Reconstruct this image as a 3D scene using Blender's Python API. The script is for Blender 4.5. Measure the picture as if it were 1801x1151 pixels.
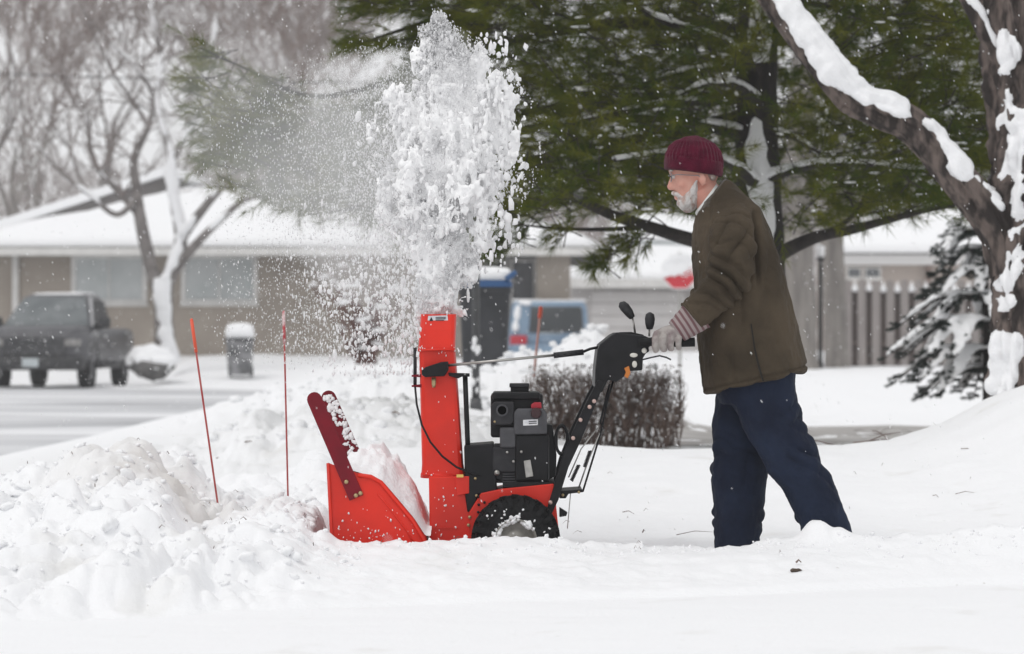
import bpy, bmesh, math, random
import numpy as np
from mathutils import Vector, Matrix, Quaternion

# ------------------------------------------------------------------ camera, sky, light
for o in list(bpy.data.objects):
    bpy.data.objects.remove(o, do_unlink=True)
scene = bpy.context.scene
C = scene.collection
FPX, CX, CY, CAMY, CAMZ = 5280.0, 900.5, 596.0, -12.0, 1.0      # focal length in photo pixels, horizon row

cam_data = bpy.data.cameras.new('camera')
cam = bpy.data.objects.new('camera', cam_data)
C.objects.link(cam)
cam.location = (0, CAMY, CAMZ)
cam.rotation_euler = (math.radians(90), 0, 0)
cam_data.sensor_width = 36.0
cam_data.lens = FPX / 1801.0 * 36.0
cam_data.shift_y = (CY - 575.5) / 1801.0
cam_data.clip_start = 0.5
cam_data.clip_end = 2000
cam_data.dof.use_dof = True
cam_data.dof.focus_distance = 11.95
cam_data.dof.aperture_fstop = 4.0
scene.camera = cam

world = bpy.data.worlds.new('World')
scene.world = world
world.use_nodes = True
wn, wl = world.node_tree.nodes, world.node_tree.links
wn.clear()
SUN_EL, SUN_ROT = math.radians(58), math.radians(225)
sky = wn.new('ShaderNodeTexSky'); sky.sky_type = 'NISHITA'; sky.sun_disc = False
sky.sun_elevation = SUN_EL; sky.sun_rotation = SUN_ROT
sky.air_density = 1.0; sky.dust_density = 1.0; sky.ozone_density = 1.0
hsv = wn.new('ShaderNodeHueSaturation'); hsv.inputs['Saturation'].default_value = 0.10   # an overcast sky has no blue
hsv.inputs['Value'].default_value = 1.0
wbg = wn.new('ShaderNodeBackground'); wbg.inputs['Strength'].default_value = 0.10
wout = wn.new('ShaderNodeOutputWorld')
wl.new(sky.outputs['Color'], hsv.inputs['Color'])
cloud = wn.new('ShaderNodeMix'); cloud.data_type = 'RGBA'; cloud.inputs['Factor'].default_value = 0.85     # an even snow-cloud deck hides most of it
cloud.inputs['B'].default_value = (8.4, 8.45, 8.6, 1)
wl.new(hsv.outputs['Color'], cloud.inputs['A'])
wl.new(cloud.outputs['Result'], wbg.inputs['Color'])
wl.new(wbg.outputs['Background'], wout.inputs['Surface'])

sun_data = bpy.data.lights.new('sun', 'SUN')
sun_data.energy = 0.9
sun_data.angle = math.radians(35)
sun_data.color = (1.0, 0.975, 0.95)
sun = bpy.data.objects.new('sun', sun_data)
C.objects.link(sun)
# Nishita rotation: 0 = +Y, clockwise seen from above
sdir = Vector((math.sin(SUN_ROT) * math.cos(SUN_EL), math.cos(SUN_ROT) * math.cos(SUN_EL), math.sin(SUN_EL)))
sun.rotation_euler = (-sdir).to_track_quat('-Z', 'Y').to_euler()

vs = scene.view_settings
vs.view_transform = 'Standard'; vs.look = 'None'; vs.gamma = 1.0; vs.use_curve_mapping = False
vs.exposure = 0.05
scene.cycles.use_denoising = True
scene.cycles.diffuse_bounces = 10
scene.cycles.transmission_bounces = 12
scene.cycles.volume_bounces = 8
scene.cycles.transparent_max_bounces = 8
scene.cycles.max_bounces = 16

# ------------------------------------------------------------------ helpers
rng = random.Random(7)
nr = np.random.default_rng(11)
BASE = {}                       # object -> world position of its thing's origin

def P(px, py, Y=0.0):
    """the world point that lies at depth plane Y and shows at this photo pixel"""
    s = (Y - CAMY) / FPX
    return Vector(((px - CX) * s, Y, CAMZ + (CY - py) * s))

def X(px, Y): return (px - CX) * (Y - CAMY) / FPX
def Z(py, Y): return CAMZ + (CY - py) * (Y - CAMY) / FPX

def _hash(ix, iy, iz, seed):
    h = (ix * 374761393 + iy * 668265263 + iz * 2147483647 + seed * 974634773) & 0xffffffff
    h = ((h ^ (h >> 13)) * 1274126177) & 0xffffffff
    h = ((h ^ (h >> 16)) * 2246822519) & 0xffffffff
    return ((h ^ (h >> 15)) & 0xffffff) / float(0xffffff)

def vnoise(x, y, z=0.0, seed=0):
    x = np.asarray(x, float); y = np.asarray(y, float); z = np.asarray(z, float) + np.zeros_like(x)
    fx, fy, fz = np.floor(x), np.floor(y), np.floor(z)
    ix, iy, iz = fx.astype(np.int64), fy.astype(np.int64), fz.astype(np.int64)
    tx, ty, tz = x - fx, y - fy, z - fz
    tx = tx * tx * tx * (tx * (tx * 6 - 15) + 10); ty = ty * ty * ty * (ty * (ty * 6 - 15) + 10); tz = tz * tz * (3 - 2 * tz)
    r = 0
    for a in (0, 1):
        for b in (0, 1):
            for c in (0, 1):
                r = r + _hash(ix + a, iy + b, iz + c, seed) * (tx if a else 1 - tx) * (ty if b else 1 - ty) * (tz if c else 1 - tz)
    return r * 2 - 1

def fbm(x, y, z=0.0, octaves=4, seed=0, gain=0.5):
    r, a, f = 0, 1.0, 1.0
    for i in range(octaves):
        r = r + a * vnoise(np.asarray(x) * f, np.asarray(y) * f, np.asarray(z) * f, seed + i * 17)
        a *= gain; f *= 2.03
    return r

def sstep(a, b, x):
    t = np.clip((np.asarray(x, float) - a) / (b - a), 0, 1)
    return t * t * (3 - 2 * t)

def thing(name, label, cat, loc, group=None):
    o = bpy.data.objects.new(name, None)
    C.objects.link(o)
    o.location = loc
    o.empty_display_size = 0.1
    BASE[o.name] = Vector(loc)
    return tag(o, label, cat, group)

def tag(o, label=None, cat=None, group=None, kind=None):
    if label: o['label'] = label
    if cat: o['category'] = cat
    if group: o['group'] = group
    if kind: o['kind'] = kind
    return o

class MB:
    """collects shapes in world coordinates and links them as one mesh object"""
    def __init__(self): self.v = []; self.f = []
    def add(self, vs, fs):
        n = len(self.v); self.v += [tuple(p) for p in vs]; self.f += [tuple(i + n for i in f) for f in fs]; return self
    def box(self, lo, hi):
        (a, b, c), (d, e, g) = lo, hi
        return self.add([(a,b,c),(d,b,c),(d,e,c),(a,e,c),(a,b,g),(d,b,g),(d,e,g),(a,e,g)],
                        [(0,3,2,1),(4,5,6,7),(0,1,5,4),(1,2,6,5),(2,3,7,6),(3,0,4,7)])
    def obox(self, c, ax, ay, az):
        c, ax, ay, az = Vector(c), Vector(ax), Vector(ay), Vector(az)
        vs = [c - ax - ay - az, c + ax - ay - az, c + ax + ay - az, c - ax + ay - az, c - ax - ay + az, c + ax - ay + az, c + ax + ay + az, c - ax + ay + az]
        return self.add(vs, [(0,3,2,1),(4,5,6,7),(0,1,5,4),(1,2,6,5),(2,3,7,6),(3,0,4,7)])
    def prism(self, pts, Y0, Y1, Yr=None):
        """photo-pixel outline at plane Yr (default Y0) pushed from Y0 to Y1"""
        if Yr is None: Yr = Y0
        q = [P(x, y, Yr) for x, y in pts]; n = len(q)
        vs = [(p.x, Y0, p.z) for p in q] + [(p.x, Y1, p.z) for p in q]
        area = sum(q[i].x * q[(i + 1) % n].z - q[(i + 1) % n].x * q[i].z for i in range(n))
        fs = [tuple(range(n)), tuple(range(2 * n - 1, n - 1, -1))] + [(i, i + n, (i + 1) % n + n, (i + 1) % n) for i in range(n)]
        if area < 0: fs = [f[::-1] for f in fs]
        return self.add(vs, fs)
    def rings(self, rings, cap=True, closed=False):
        n = len(rings[0]); vs = [p for r in rings for p in r]; fs = []
        m = len(rings)
        for i in range(m if closed else m - 1):
            for j in range(n):
                fs.append((i * n + j, i * n + (j + 1) % n, ((i + 1) % m) * n + (j + 1) % n, ((i + 1) % m) * n + j))
        if cap and not closed:
            fs.append(tuple(range(n - 1, -1, -1))); fs.append(tuple((m - 1) * n + j for j in range(n)))
        return self.add(vs, fs)
    def tube(self, pts, radii, sides=8, cap=True, squash=None):
        pts = [Vector(p) for p in pts]
        if not hasattr(radii, '__len__'): radii = [radii] * len(pts)
        rings = []; prev = None
        for i, p in enumerate(pts):
            t = (pts[min(i + 1, len(pts) - 1)] - pts[max(i - 1, 0)])
            if t.length < 1e-9: t = Vector((0, 0, 1))
            t.normalize()
            if prev is None:
                a = Vector((0, 1, 0)) if abs(t.y) < 0.9 else Vector((1, 0, 0))
            else: a = prev
            u = (a - t * a.dot(t)).normalized(); w = t.cross(u); prev = u
            r = radii[i]; ru, rw = (r, r) if squash is None else (r * squash[0], r * squash[1])
            rings.append([p + u * (math.cos(2 * math.pi * k / sides) * ru) + w * (math.sin(2 * math.pi * k / sides) * rw) for k in range(sides)])
        return self.rings(rings, cap)
    def ellipsoid(self, c, r, seg=16, rg=10, tilt=0.0):
        """tilt turns about Y"""
        c = Vector(c); M = Matrix.Rotation(tilt, 3, 'Y'); rings = []
        for i in range(1, rg):
            th = math.pi * i / rg
            rings.append([c + M @ Vector((r[0] * math.sin(th) * math.cos(2 * math.pi * k / seg), r[1] * math.sin(th) * math.sin(2 * math.pi * k / seg), -r[2] * math.cos(th))) for k in range(seg)])
        n = len(self.v)
        self.rings(rings, cap=False)
        b = len(self.v); self.v += [tuple(c + M @ Vector((0, 0, -r[2]))), tuple(c + M @ Vector((0, 0, r[2])))]
        for k in range(seg):
            self.f.append((b, n + (k + 1) % seg, n + k)); l = n + (rg - 2) * seg
            self.f.append((b + 1, l + k, l + (k + 1) % seg))
        return self
    def section_loft(self, secs, seg=28, power=2.4, cap=True, Yc=0.0, Yr=0.0):
        """secs: (front px, back px, half width[, Y centre]) outlines seen from the side"""
        rings = []
        for s in secs:
            yc = s[3] if len(s) > 3 else Yc
            a, b = P(*s[0], Yr), P(*s[1], Yr); c = (a + b) / 2; h = (b - a) / 2; w = s[2]
            ring = []
            for k in range(seg):
                t = 2 * math.pi * k / seg; ct, st = math.cos(t), math.sin(t)
                q = 2.0 / power
                cx = math.copysign(abs(ct) ** q, ct); cy = math.copysign(abs(st) ** q, st)
                ring.append(Vector((c.x, yc, c.z)) + Vector((h.x, 0, h.z)) * cx + Vector((0, w * cy, 0)))
            rings.append(ring)
        return self.rings(rings, cap)
    def mesh(self, name):
        me = bpy.data.meshes.new(name); me.from_pydata(self.v, [], self.f); return me
    def build(self, name, mat, parent=None, smooth=False, bevel=0.0, fix=True):
        off = BASE.get(parent.name, Vector((0, 0, 0))) if parent else Vector((0, 0, 0))
        me = bpy.data.meshes.new(name)
        me.from_pydata([(x - off.x, y - off.y, z - off.z) for x, y, z in self.v], [], self.f)
        return finish(me, name, mat, parent, smooth, bevel, fix, off)

def finish(me, name, mat, parent=None, smooth=False, bevel=0.0, fix=True, off=None):
    if fix:
        bm = bmesh.new(); bm.from_mesh(me); bmesh.ops.recalc_face_normals(bm, faces=bm.faces); bm.to_mesh(me); bm.free()
    for m in (mat if isinstance(mat, (list, tuple)) else [mat]): me.materials.append(m)
    if smooth: me.polygons.foreach_set('use_smooth', [True] * len(me.polygons))
    o = bpy.data.objects.new(name, me); C.objects.link(o)
    if parent: o.parent = parent
    BASE[o.name] = off if off is not None else Vector((0, 0, 0))
    if bevel:
        b = o.modifiers.new('bevel', 'BEVEL'); b.width = bevel; b.segments = 2; b.limit_method = 'ANGLE'; b.angle_limit = math.radians(40)
    return o

def remesh(mb, voxel, smooth_iter=4, factor=0.5):
    """fuse overlapping closed shapes into one skin; returns a new mesh in world coordinates"""
    me = mb.mesh('tmp')
    bm = bmesh.new(); bm.from_mesh(me); bmesh.ops.recalc_face_normals(bm, faces=bm.faces); bm.to_mesh(me); bm.free()
    o = bpy.data.objects.new('tmp', me); C.objects.link(o)
    r = o.modifiers.new('r', 'REMESH'); r.mode = 'VOXEL'; r.voxel_size = voxel
    s = o.modifiers.new('s', 'SMOOTH'); s.iterations = smooth_iter; s.factor = factor
    dg = bpy.context.evaluated_depsgraph_get()
    out = bpy.data.meshes.new_from_object(o.evaluated_get(dg))
    bpy.data.objects.remove(o, do_unlink=True); bpy.data.meshes.remove(me)
    return out

def displace(me, fn):
    """push vertices along their normals by fn(co, no)"""
    n = len(me.vertices); co = np.empty(n * 3); no = np.empty(n * 3)
    me.vertices.foreach_get('co', co); me.vertex_normals.foreach_get('vector', no)
    co = co.reshape(-1, 3); no = no.reshape(-1, 3)
    co += no * fn(co, no)[:, None]
    me.vertices.foreach_set('co', co.ravel()); me.update()
    return me

def place(me, name, mat, parent, smooth=True, fix=False):
    off = BASE.get(parent.name, Vector((0, 0, 0))) if parent else Vector((0, 0, 0))
    me.transform(Matrix.Translation(-off)); me.name = name
    me.materials.clear()
    return finish(me, name, mat, parent, smooth, 0.0, fix, off)

OCTA = (np.array([(1,0,0),(-1,0,0),(0,1,0),(0,-1,0),(0,0,1),(0,0,-1)], float),
        np.array([(0,2,4),(2,1,4),(1,3,4),(3,0,4),(2,0,5),(1,2,5),(3,1,5),(0,3,5)]))
def ico(sub):
    bm = bmesh.new(); bmesh.ops.create_icosphere(bm, subdivisions=sub, radius=1.0)
    v = np.array([p.co[:] for p in bm.verts]); f = np.array([[p.index for p in q.verts] for q in bm.faces]); bm.free(); return v, f

def np_mesh(name, v, f):
    me = bpy.data.meshes.new(name); v = np.asarray(v, float); f = np.asarray(f, np.int64); k = f.shape[1]
    me.vertices.add(len(v)); me.vertices.foreach_set('co', v.ravel())
    me.loops.add(f.size); me.loops.foreach_set('vertex_index', f.ravel())
    me.polygons.add(len(f)); me.polygons.foreach_set('loop_start', np.arange(0, f.size, k))
    me.polygons.foreach_set('loop_total', np.full(len(f), k)); me.update(calc_edges=True); me.validate()
    return me

def rand_rot(n):
    q = nr.normal(size=(n, 4)); q /= np.linalg.norm(q, axis=1)[:, None]; w, x, y, z = q.T
    return np.stack([np.stack([1-2*(y*y+z*z), 2*(x*y-z*w), 2*(x*z+y*w)], 1), np.stack([2*(x*y+z*w), 1-2*(x*x+z*z), 2*(y*z-x*w)], 1), np.stack([2*(x*z-y*w), 2*(y*z+x*w), 1-2*(x*x+y*y)], 1)], 1)

def clods(base, pos, size, stretch=None, lump=0.25, rot=True, facet=0):
    """many deformed lumps as one vertex/face pair. stretch: (n,3) scale multipliers applied after rotation"""
    bv, bf = base; n = len(pos); m = len(bv)
    if facet:                  # cut each lump by a few random planes: broken, angular chunks
        pl = nr.normal(size=(n, facet, 3)); pl /= np.linalg.norm(pl, axis=2)[:, :, None]; h = nr.uniform(.45, .95, (n, 1, facet))
        r = np.minimum(1.15, (h / np.maximum(np.einsum('mj,npj->nmp', bv, pl), .05)).min(2))
        v = bv[None] * (r * (1 + lump * nr.normal(size=(n, m))))[:, :, None]
    else:
        v = np.repeat(bv[None], n, 0) * (1 + lump * nr.normal(size=(n, m, 1)).clip(-1.6, 1.6))
    if rot:
        v = v * (0.7 + 0.6 * nr.random((n, 1, 3)))
        v = np.einsum('nij,nmj->nmi', rand_rot(n), v)
    v = v * np.asarray(size)[:, None, None]
    if stretch is not None: v = v * np.asarray(stretch)[:, None, :]
    v = v + np.asarray(pos)[:, None, :]
    f = bf[None] + (np.arange(n) * m)[:, None, None]
    return v.reshape(-1, 3), f.reshape(-1, bf.shape[1])

def join_np(parts):
    vs, fs, n = [], [], 0
    for v, f in parts: vs.append(v); fs.append(f + n); n += len(v)
    return np.concatenate(vs), np.concatenate(fs)

# ------------------------------------------------------------------ materials
MATS = {}
def mat(name, col, rough=0.7, metal=0.0, vary=0.0, scale=8.0, col2=None, bump=0.0, bscale=40.0, stretch=(1,1,1), spec=0.5, lo=0.35, hi=0.65, coord='Object', detail=4.0, sheen=0.0, trans=0.0, alpha=None):
    if name in MATS: return MATS[name]
    m = bpy.data.materials.new(name); m.use_nodes = True; MATS[name] = m
    N, L = m.node_tree.nodes, m.node_tree.links
    b = N['Principled BSDF']; c = (*col, 1.0)
    b.inputs['Base Color'].default_value = c; b.inputs['Roughness'].default_value = rough; b.inputs['Metallic'].default_value = metal
    b.inputs['Specular IOR Level'].default_value = spec
    if sheen: b.inputs['Sheen Weight'].default_value = sheen
    tc = N.new('ShaderNodeTexCoord'); mp = N.new('ShaderNodeMapping'); L.new(tc.outputs[coord], mp.inputs['Vector']); mp.inputs['Scale'].default_value = stretch
    if col2 is not None or vary:
        nz = N.new('ShaderNodeTexNoise'); nz.inputs['Scale'].default_value = scale; nz.inputs['Detail'].default_value = detail
        L.new(mp.outputs['Vector'], nz.inputs['Vector'])
        rp = N.new('ShaderNodeValToRGB'); L.new(nz.outputs['Fac'], rp.inputs['Fac'])
        rp.color_ramp.elements[0].position = lo; rp.color_ramp.elements[1].position = hi
        if col2 is None: col2 = tuple(x * (1 - vary) for x in col)
        rp.color_ramp.elements[0].color = (*col2, 1); rp.color_ramp.elements[1].color = c
        L.new(rp.outputs['Color'], b.inputs['Base Color'])
    if bump:
        n2 = N.new('ShaderNodeTexNoise'); n2.inputs['Scale'].default_value = bscale; n2.inputs['Detail'].default_value = 6.0
        L.new(mp.outputs['Vector'], n2.inputs['Vector'])
        bp = N.new('ShaderNodeBump'); bp.inputs['Strength'].default_value = bump; bp.inputs['Distance'].default_value = 0.02
        L.new(n2.outputs['Fac'], bp.inputs['Height']); L.new(bp.outputs['Normal'], b.inputs['Normal'])
    if trans:
        t = N.new('ShaderNodeBsdfTranslucent'); t.inputs['Color'].default_value = c; mx = N.new('ShaderNodeMixShader'); mx.inputs['Fac'].default_value = trans
        L.new(b.outputs['BSDF'], mx.inputs[1]); L.new(t.outputs['BSDF'], mx.inputs[2]); L.new(mx.outputs['Shader'], N['Material Output'].inputs['Surface'])
    return m

SNOW_C = (0.90, 0.905, 0.915)
M_SNOW = mat('snow', SNOW_C, rough=0.75, spec=0.2, bump=0.5, bscale=26.0)
M_SNOWSOFT = mat('snow_fluffy', SNOW_C, rough=0.8, spec=0.15, bump=0.35, bscale=60.0)
M_FLAKE = mat('snow_flake', (0.97, 0.97, 0.975), rough=0.9, spec=0.0, trans=0.5)
M_RED = mat('red_paint', (0.74, 0.022, 0.006), rough=0.36, spec=0.4, col2=(0.60, 0.018, 0.006), scale=5.0, bump=0.03, bscale=70)
M_DRED = mat('dark_red_paint', (0.20, 0.003, 0.014), rough=0.5, spec=0.25, col2=(0.14, 0.004, 0.012), scale=9.0)
M_BLACK = mat('black_plastic', (0.006, 0.006, 0.007), rough=0.42, col2=(0.011, 0.011, 0.013), scale=14, spec=0.22)
M_BLACKM = mat('black_steel', (0.006, 0.006, 0.007), rough=0.38, col2=(0.012, 0.012, 0.014), scale=18, spec=0.22)
M_RUBBER = mat('black_rubber', (0.009, 0.009, 0.0095), rough=0.8, col2=(0.018, 0.018, 0.019), scale=30, bump=0.3, bscale=90, spec=0.22)
M_DGREY = mat('dark_grey_plastic', (0.034, 0.034, 0.037), rough=0.5, col2=(0.02, 0.02, 0.023), scale=20, spec=0.22)
M_GREY = mat('grey_engine_plastic', (0.085, 0.085, 0.092), rough=0.5, col2=(0.06, 0.06, 0.066), scale=16, spec=0.22)
M_STEEL = mat('bare_steel', (0.45, 0.44, 0.42), rough=0.35, metal=0.9, col2=(0.32, 0.31, 0.29), scale=25)
M_BRASS = mat('zinc_bolt', (0.45, 0.36, 0.2), rough=0.4, metal=0.8)
M_LABEL = mat('white_label', (0.75, 0.75, 0.75), rough=0.5, col2=(0.55, 0.56, 0.6), scale=60)
M_RIM = mat('rim_paint', (0.32, 0.31, 0.28), rough=0.5, col2=(0.2, 0.19, 0.17), scale=20)
M_ORANGE = mat('orange_clip', (0.5, 0.16, 0.02), rough=0.5)
M_REDCAP = mat('red_plastic', (0.35, 0.006, 0.02), rough=0.4)

# ------------------------------------------------------------------ the setting: snow ground, road, path, haze
def interp(x, xs, ys): return np.interp(x, xs, ys)

def ground_height(x, y, fine=True):
    x = np.asarray(x, float); y = np.asarray(y, float)
    # --- near: foreground shoulder, ridge, cleared path, field behind
    yb = -1.62 + 0.36 * np.clip(x, -6, 6) + 0.06 * vnoise(x * 1.3, x * 0 + 3.1, seed=5)
    crest = interp(x, [-9, -0.9, 0.9, 1.5, 2.2, 9], [0.26, 0.215, 0.225, 0.26, 0.315, 0.42])
    yc = -0.44 + 0.03 * vnoise(x * 2.2, x * 0 + 9.7, seed=6)
    z = np.full_like(x, 0.085) + 0.012 * vnoise(x * 0.7, y * 0.9, seed=3)
    t = np.clip((y - yb) / np.maximum(yc - yb, 0.2), 0, 1)
    z = z + 0.02 * sstep(0, 0.08, t) + (crest - 0.105) * (t ** 1.4)
    floor = interp(x, [-9, 1.35, 2.3, 9], [0.03, 0.035, 0.20, 0.30])
    inpath = sstep(yc, yc + 0.13, y) * (1 - sstep(0.40, 0.62, y)) * sstep(-0.80, -0.70, x)
    lf = sstep(-1.9, -0.7, x)
    far = 0.15 + 0.25 * lf * sstep(0.45, 4.2, y) - 0.08 * (1 - lf) * sstep(2, 5, y) - 0.36 * sstep(4.4, 7.2, y) * sstep(-0.4, 0.6, x) - 0.22 * lf * sstep(4.4, 7.0, y) * (1 - sstep(-0.4, 0.6, x))
    z = np.where(y > yc, crest + (far - crest) * sstep(yc, 0.75, y), z)
    z = z * (1 - inpath) + floor * inpath
    # --- right berm, rising towards the right-hand tree
    rise = interp(x, [0.8, 1.4, 1.8, 2.1, 2.4, 2.65, 3.3, 5, 12], [0, 0, 0.0, 0.04, 0.13, 0.27, 0.52, 0.66, 0.5])
    z = z + rise * sstep(0.3, 3.6, y) * (1 - sstep(5.0, 9.5, y))
    # --- left heap thrown up beside the driveway
    hx = interp(x, [-9, -3.2, -2.3, -2.0, -1.75, -1.55, -1.38, -1.25, -1.1, -0.95, -0.8, -0.66], [0.17, 0.18, 0.16, 0.23, 0.31, 0.34, 0.29, 0.13, 0.10, 0.13, 0.15, 0.0])
    yp = 0.75 + 0.25 * vnoise(x * 1.7, x * 0 + 1.3, seed=8)
    front = sstep(yp - 2.7, yp - 0.1, y) ** 0.85
    z = np.maximum(z, 0.07 + hx * front * (1 - sstep(yp + 0.25, yp + 1.6, y)) * sstep(-0.66, -0.78, x) + (z - 0.07) * 0.4)
    # --- bank along the far side of the driveway
    bz = interp(x, [-3.1, -2.5, -2.0, -1.7, -1.2, -0.6, -0.2, 0.3, 0.8], [0.0, 0.08, 0.18, 0.30, 0.36, 0.36, 0.25, 0.1, 0.0])
    bt = interp(x, [-3.2, -2.4, -1.6, -0.9, -0.3, 0.0, 0.3, 0.5, 0.75, 0.95, 1.2, 1.7], [0.0, 0.25, 0.42, 0.45, 0.48, 0.62, 0.72, 0.82, 0.88, 0.70, 0.35, 0.0])
    banks = bz * np.exp(-((y - 8.0) / 1.5) ** 2) + bt * np.exp(-((y - 15.2) / 1.6) ** 2)
    z = z + bz * np.exp(-((y - 8.0) / 1.5) ** 2)
    # --- far ground: road on the left, lawns on the right
    zr = interp(y, [6, 9, 13, 18, 26, 40, 51, 62, 80, 140, 400], [0.15, 0.16, 0.20, 0.15, 0.22, 0.36, 0.47, 0.60, 0.65, 0.9, 1.2])
    zl = interp(y, [6, 9, 47.5, 51, 57, 80, 140, 400], [0.02, 0.0, 0.0, 0.25, 0.62, 0.66, 0.9, 1.2])
    zt = interp(y, [6, 9, 53.5, 57.5, 80, 140, 400], [0.02, 0.0, 0.0, 0.60, 0.66, 0.9, 1.2])
    k = sstep(-4.6, -3.0, x); kt = sstep(-7.6, -7.0, x)
    zf = (zl * kt + zt * (1 - kt)) * (1 - k) + zr * k
    w = sstep(6.0, 9.0, y)
    z = z * (1 - w) + (zf + banks) * w
    if fine:
        road = (1 - sstep(-3.6, -2.9, x)) * sstep(8.5, 10, y) * (1 - sstep(46.5, 48.5, y))
        fore = 1 - sstep(-0.05, 0.25, y - yb)
        heap = np.clip(sstep(-0.55, -1.0, x) * (1 - fore) * (1 - sstep(2.5, 4.0, y)), 0, 1)
        bank = np.clip(np.exp(-((y - 8.0) / 1.7) ** 2) * sstep(0, .1, bz) + np.exp(-((y - 15.2) / 1.8) ** 2) * sstep(0, .1, bt), 0, 1)
        rough = np.clip(heap + 0.75 * bank, 0, 1)
        pth = inpath * sstep(-0.2, 0.2, x)
        wx, wy = x + 0.12 * vnoise(x * 2.1, y * 2.1, seed=41), y + 0.12 * vnoise(x * 2.1, y * 2.1, seed=42)
        lump = 2.6 * np.abs(vnoise(wx * 2.3, wy * 2.3, seed=21)) - 0.6; lump2 = 2.4 * np.abs(vnoise(wx * 5.5, wy * 5.5, seed=22)) - 0.6; lump3 = 2.2 * np.abs(vnoise(wx * 13, wy * 13, seed=24)) - 0.5
        z = z + rough * (0.055 * lump + 0.040 * lump2 + 0.024 * lump3 + 0.008 * fbm(x * 30, y * 30, 0, 2, seed=23))
        mid = (1 - fore) * (1 - rough) * (1 - road) * (1 - sstep(12, 20, y))
        z = z + mid * (0.016 * fbm(x * 2.3, y * 2.3, 0, 3, seed=31) + 0.007 * fbm(x * 13, y * 13, 0, 3, seed=32) * (1 - sstep(-0.3, 1.6, y) * 0.75))
        z = z + 0.010 * np.exp(-((y - yc) / 0.10) ** 2) * fbm(x * 16, y * 16, 0, 3, seed=36) * (1 - rough)
        z = z + fore * 0.003 * fbm(x * 3, y * 6, 0, 2, seed=33) + pth * 0.02 * fbm(x * 7, y * 7, 0, 3, seed=34)
        z = z + (1 - road) * sstep(14, 24, y) * 0.05 * fbm(x * 0.5, y * 0.35, 0, 3, seed=35)
        # the trampled drift thrown over the rear boot
        z = z + 0.085 * np.exp(-((x - 1.17) / 0.055) ** 2 - ((y + 0.40) / 0.09) ** 2)
        z = z + 0.05 * np.exp(-((x - 1.27) / 0.06) ** 2 - ((y + 0.40) / 0.09) ** 2)
    return z

def build_ground():
    u = np.concatenate([np.linspace(-1.4, -0.26, 40, endpoint=False), np.linspace(-0.26, 0.26, 560), np.linspace(0.26, 1.4, 41)[1:]])
    d = np.concatenate([np.linspace(2.0, 8.5, 50, endpoint=False), np.linspace(8.5, 15.0, 330, endpoint=False), np.linspace(15, 24, 130, endpoint=False),
                        np.geomspace(24, 90, 110, endpoint=False), np.geomspace(90, 900, 24)])
    U, D = np.meshgrid(u, d); x = U * D; y = D + CAMY
    z = ground_height(x, y)
    n, m = len(d), len(u); idx = np.arange(n * m).reshape(n, m)
    f = np.stack([idx[:-1, :-1], idx[:-1, 1:], idx[1:, 1:], idx[1:, :-1]], -1).reshape(-1, 4)
    me = np_mesh('snow_ground', np.stack([x, y, z], -1).reshape(-1, 3), f)
    o = finish(me, 'snow_ground', M_GROUND, None, True, 0, False)
    tag(o, 'deep white snow covering lawns, kerbs and banks', None, None, 'structure')

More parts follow.
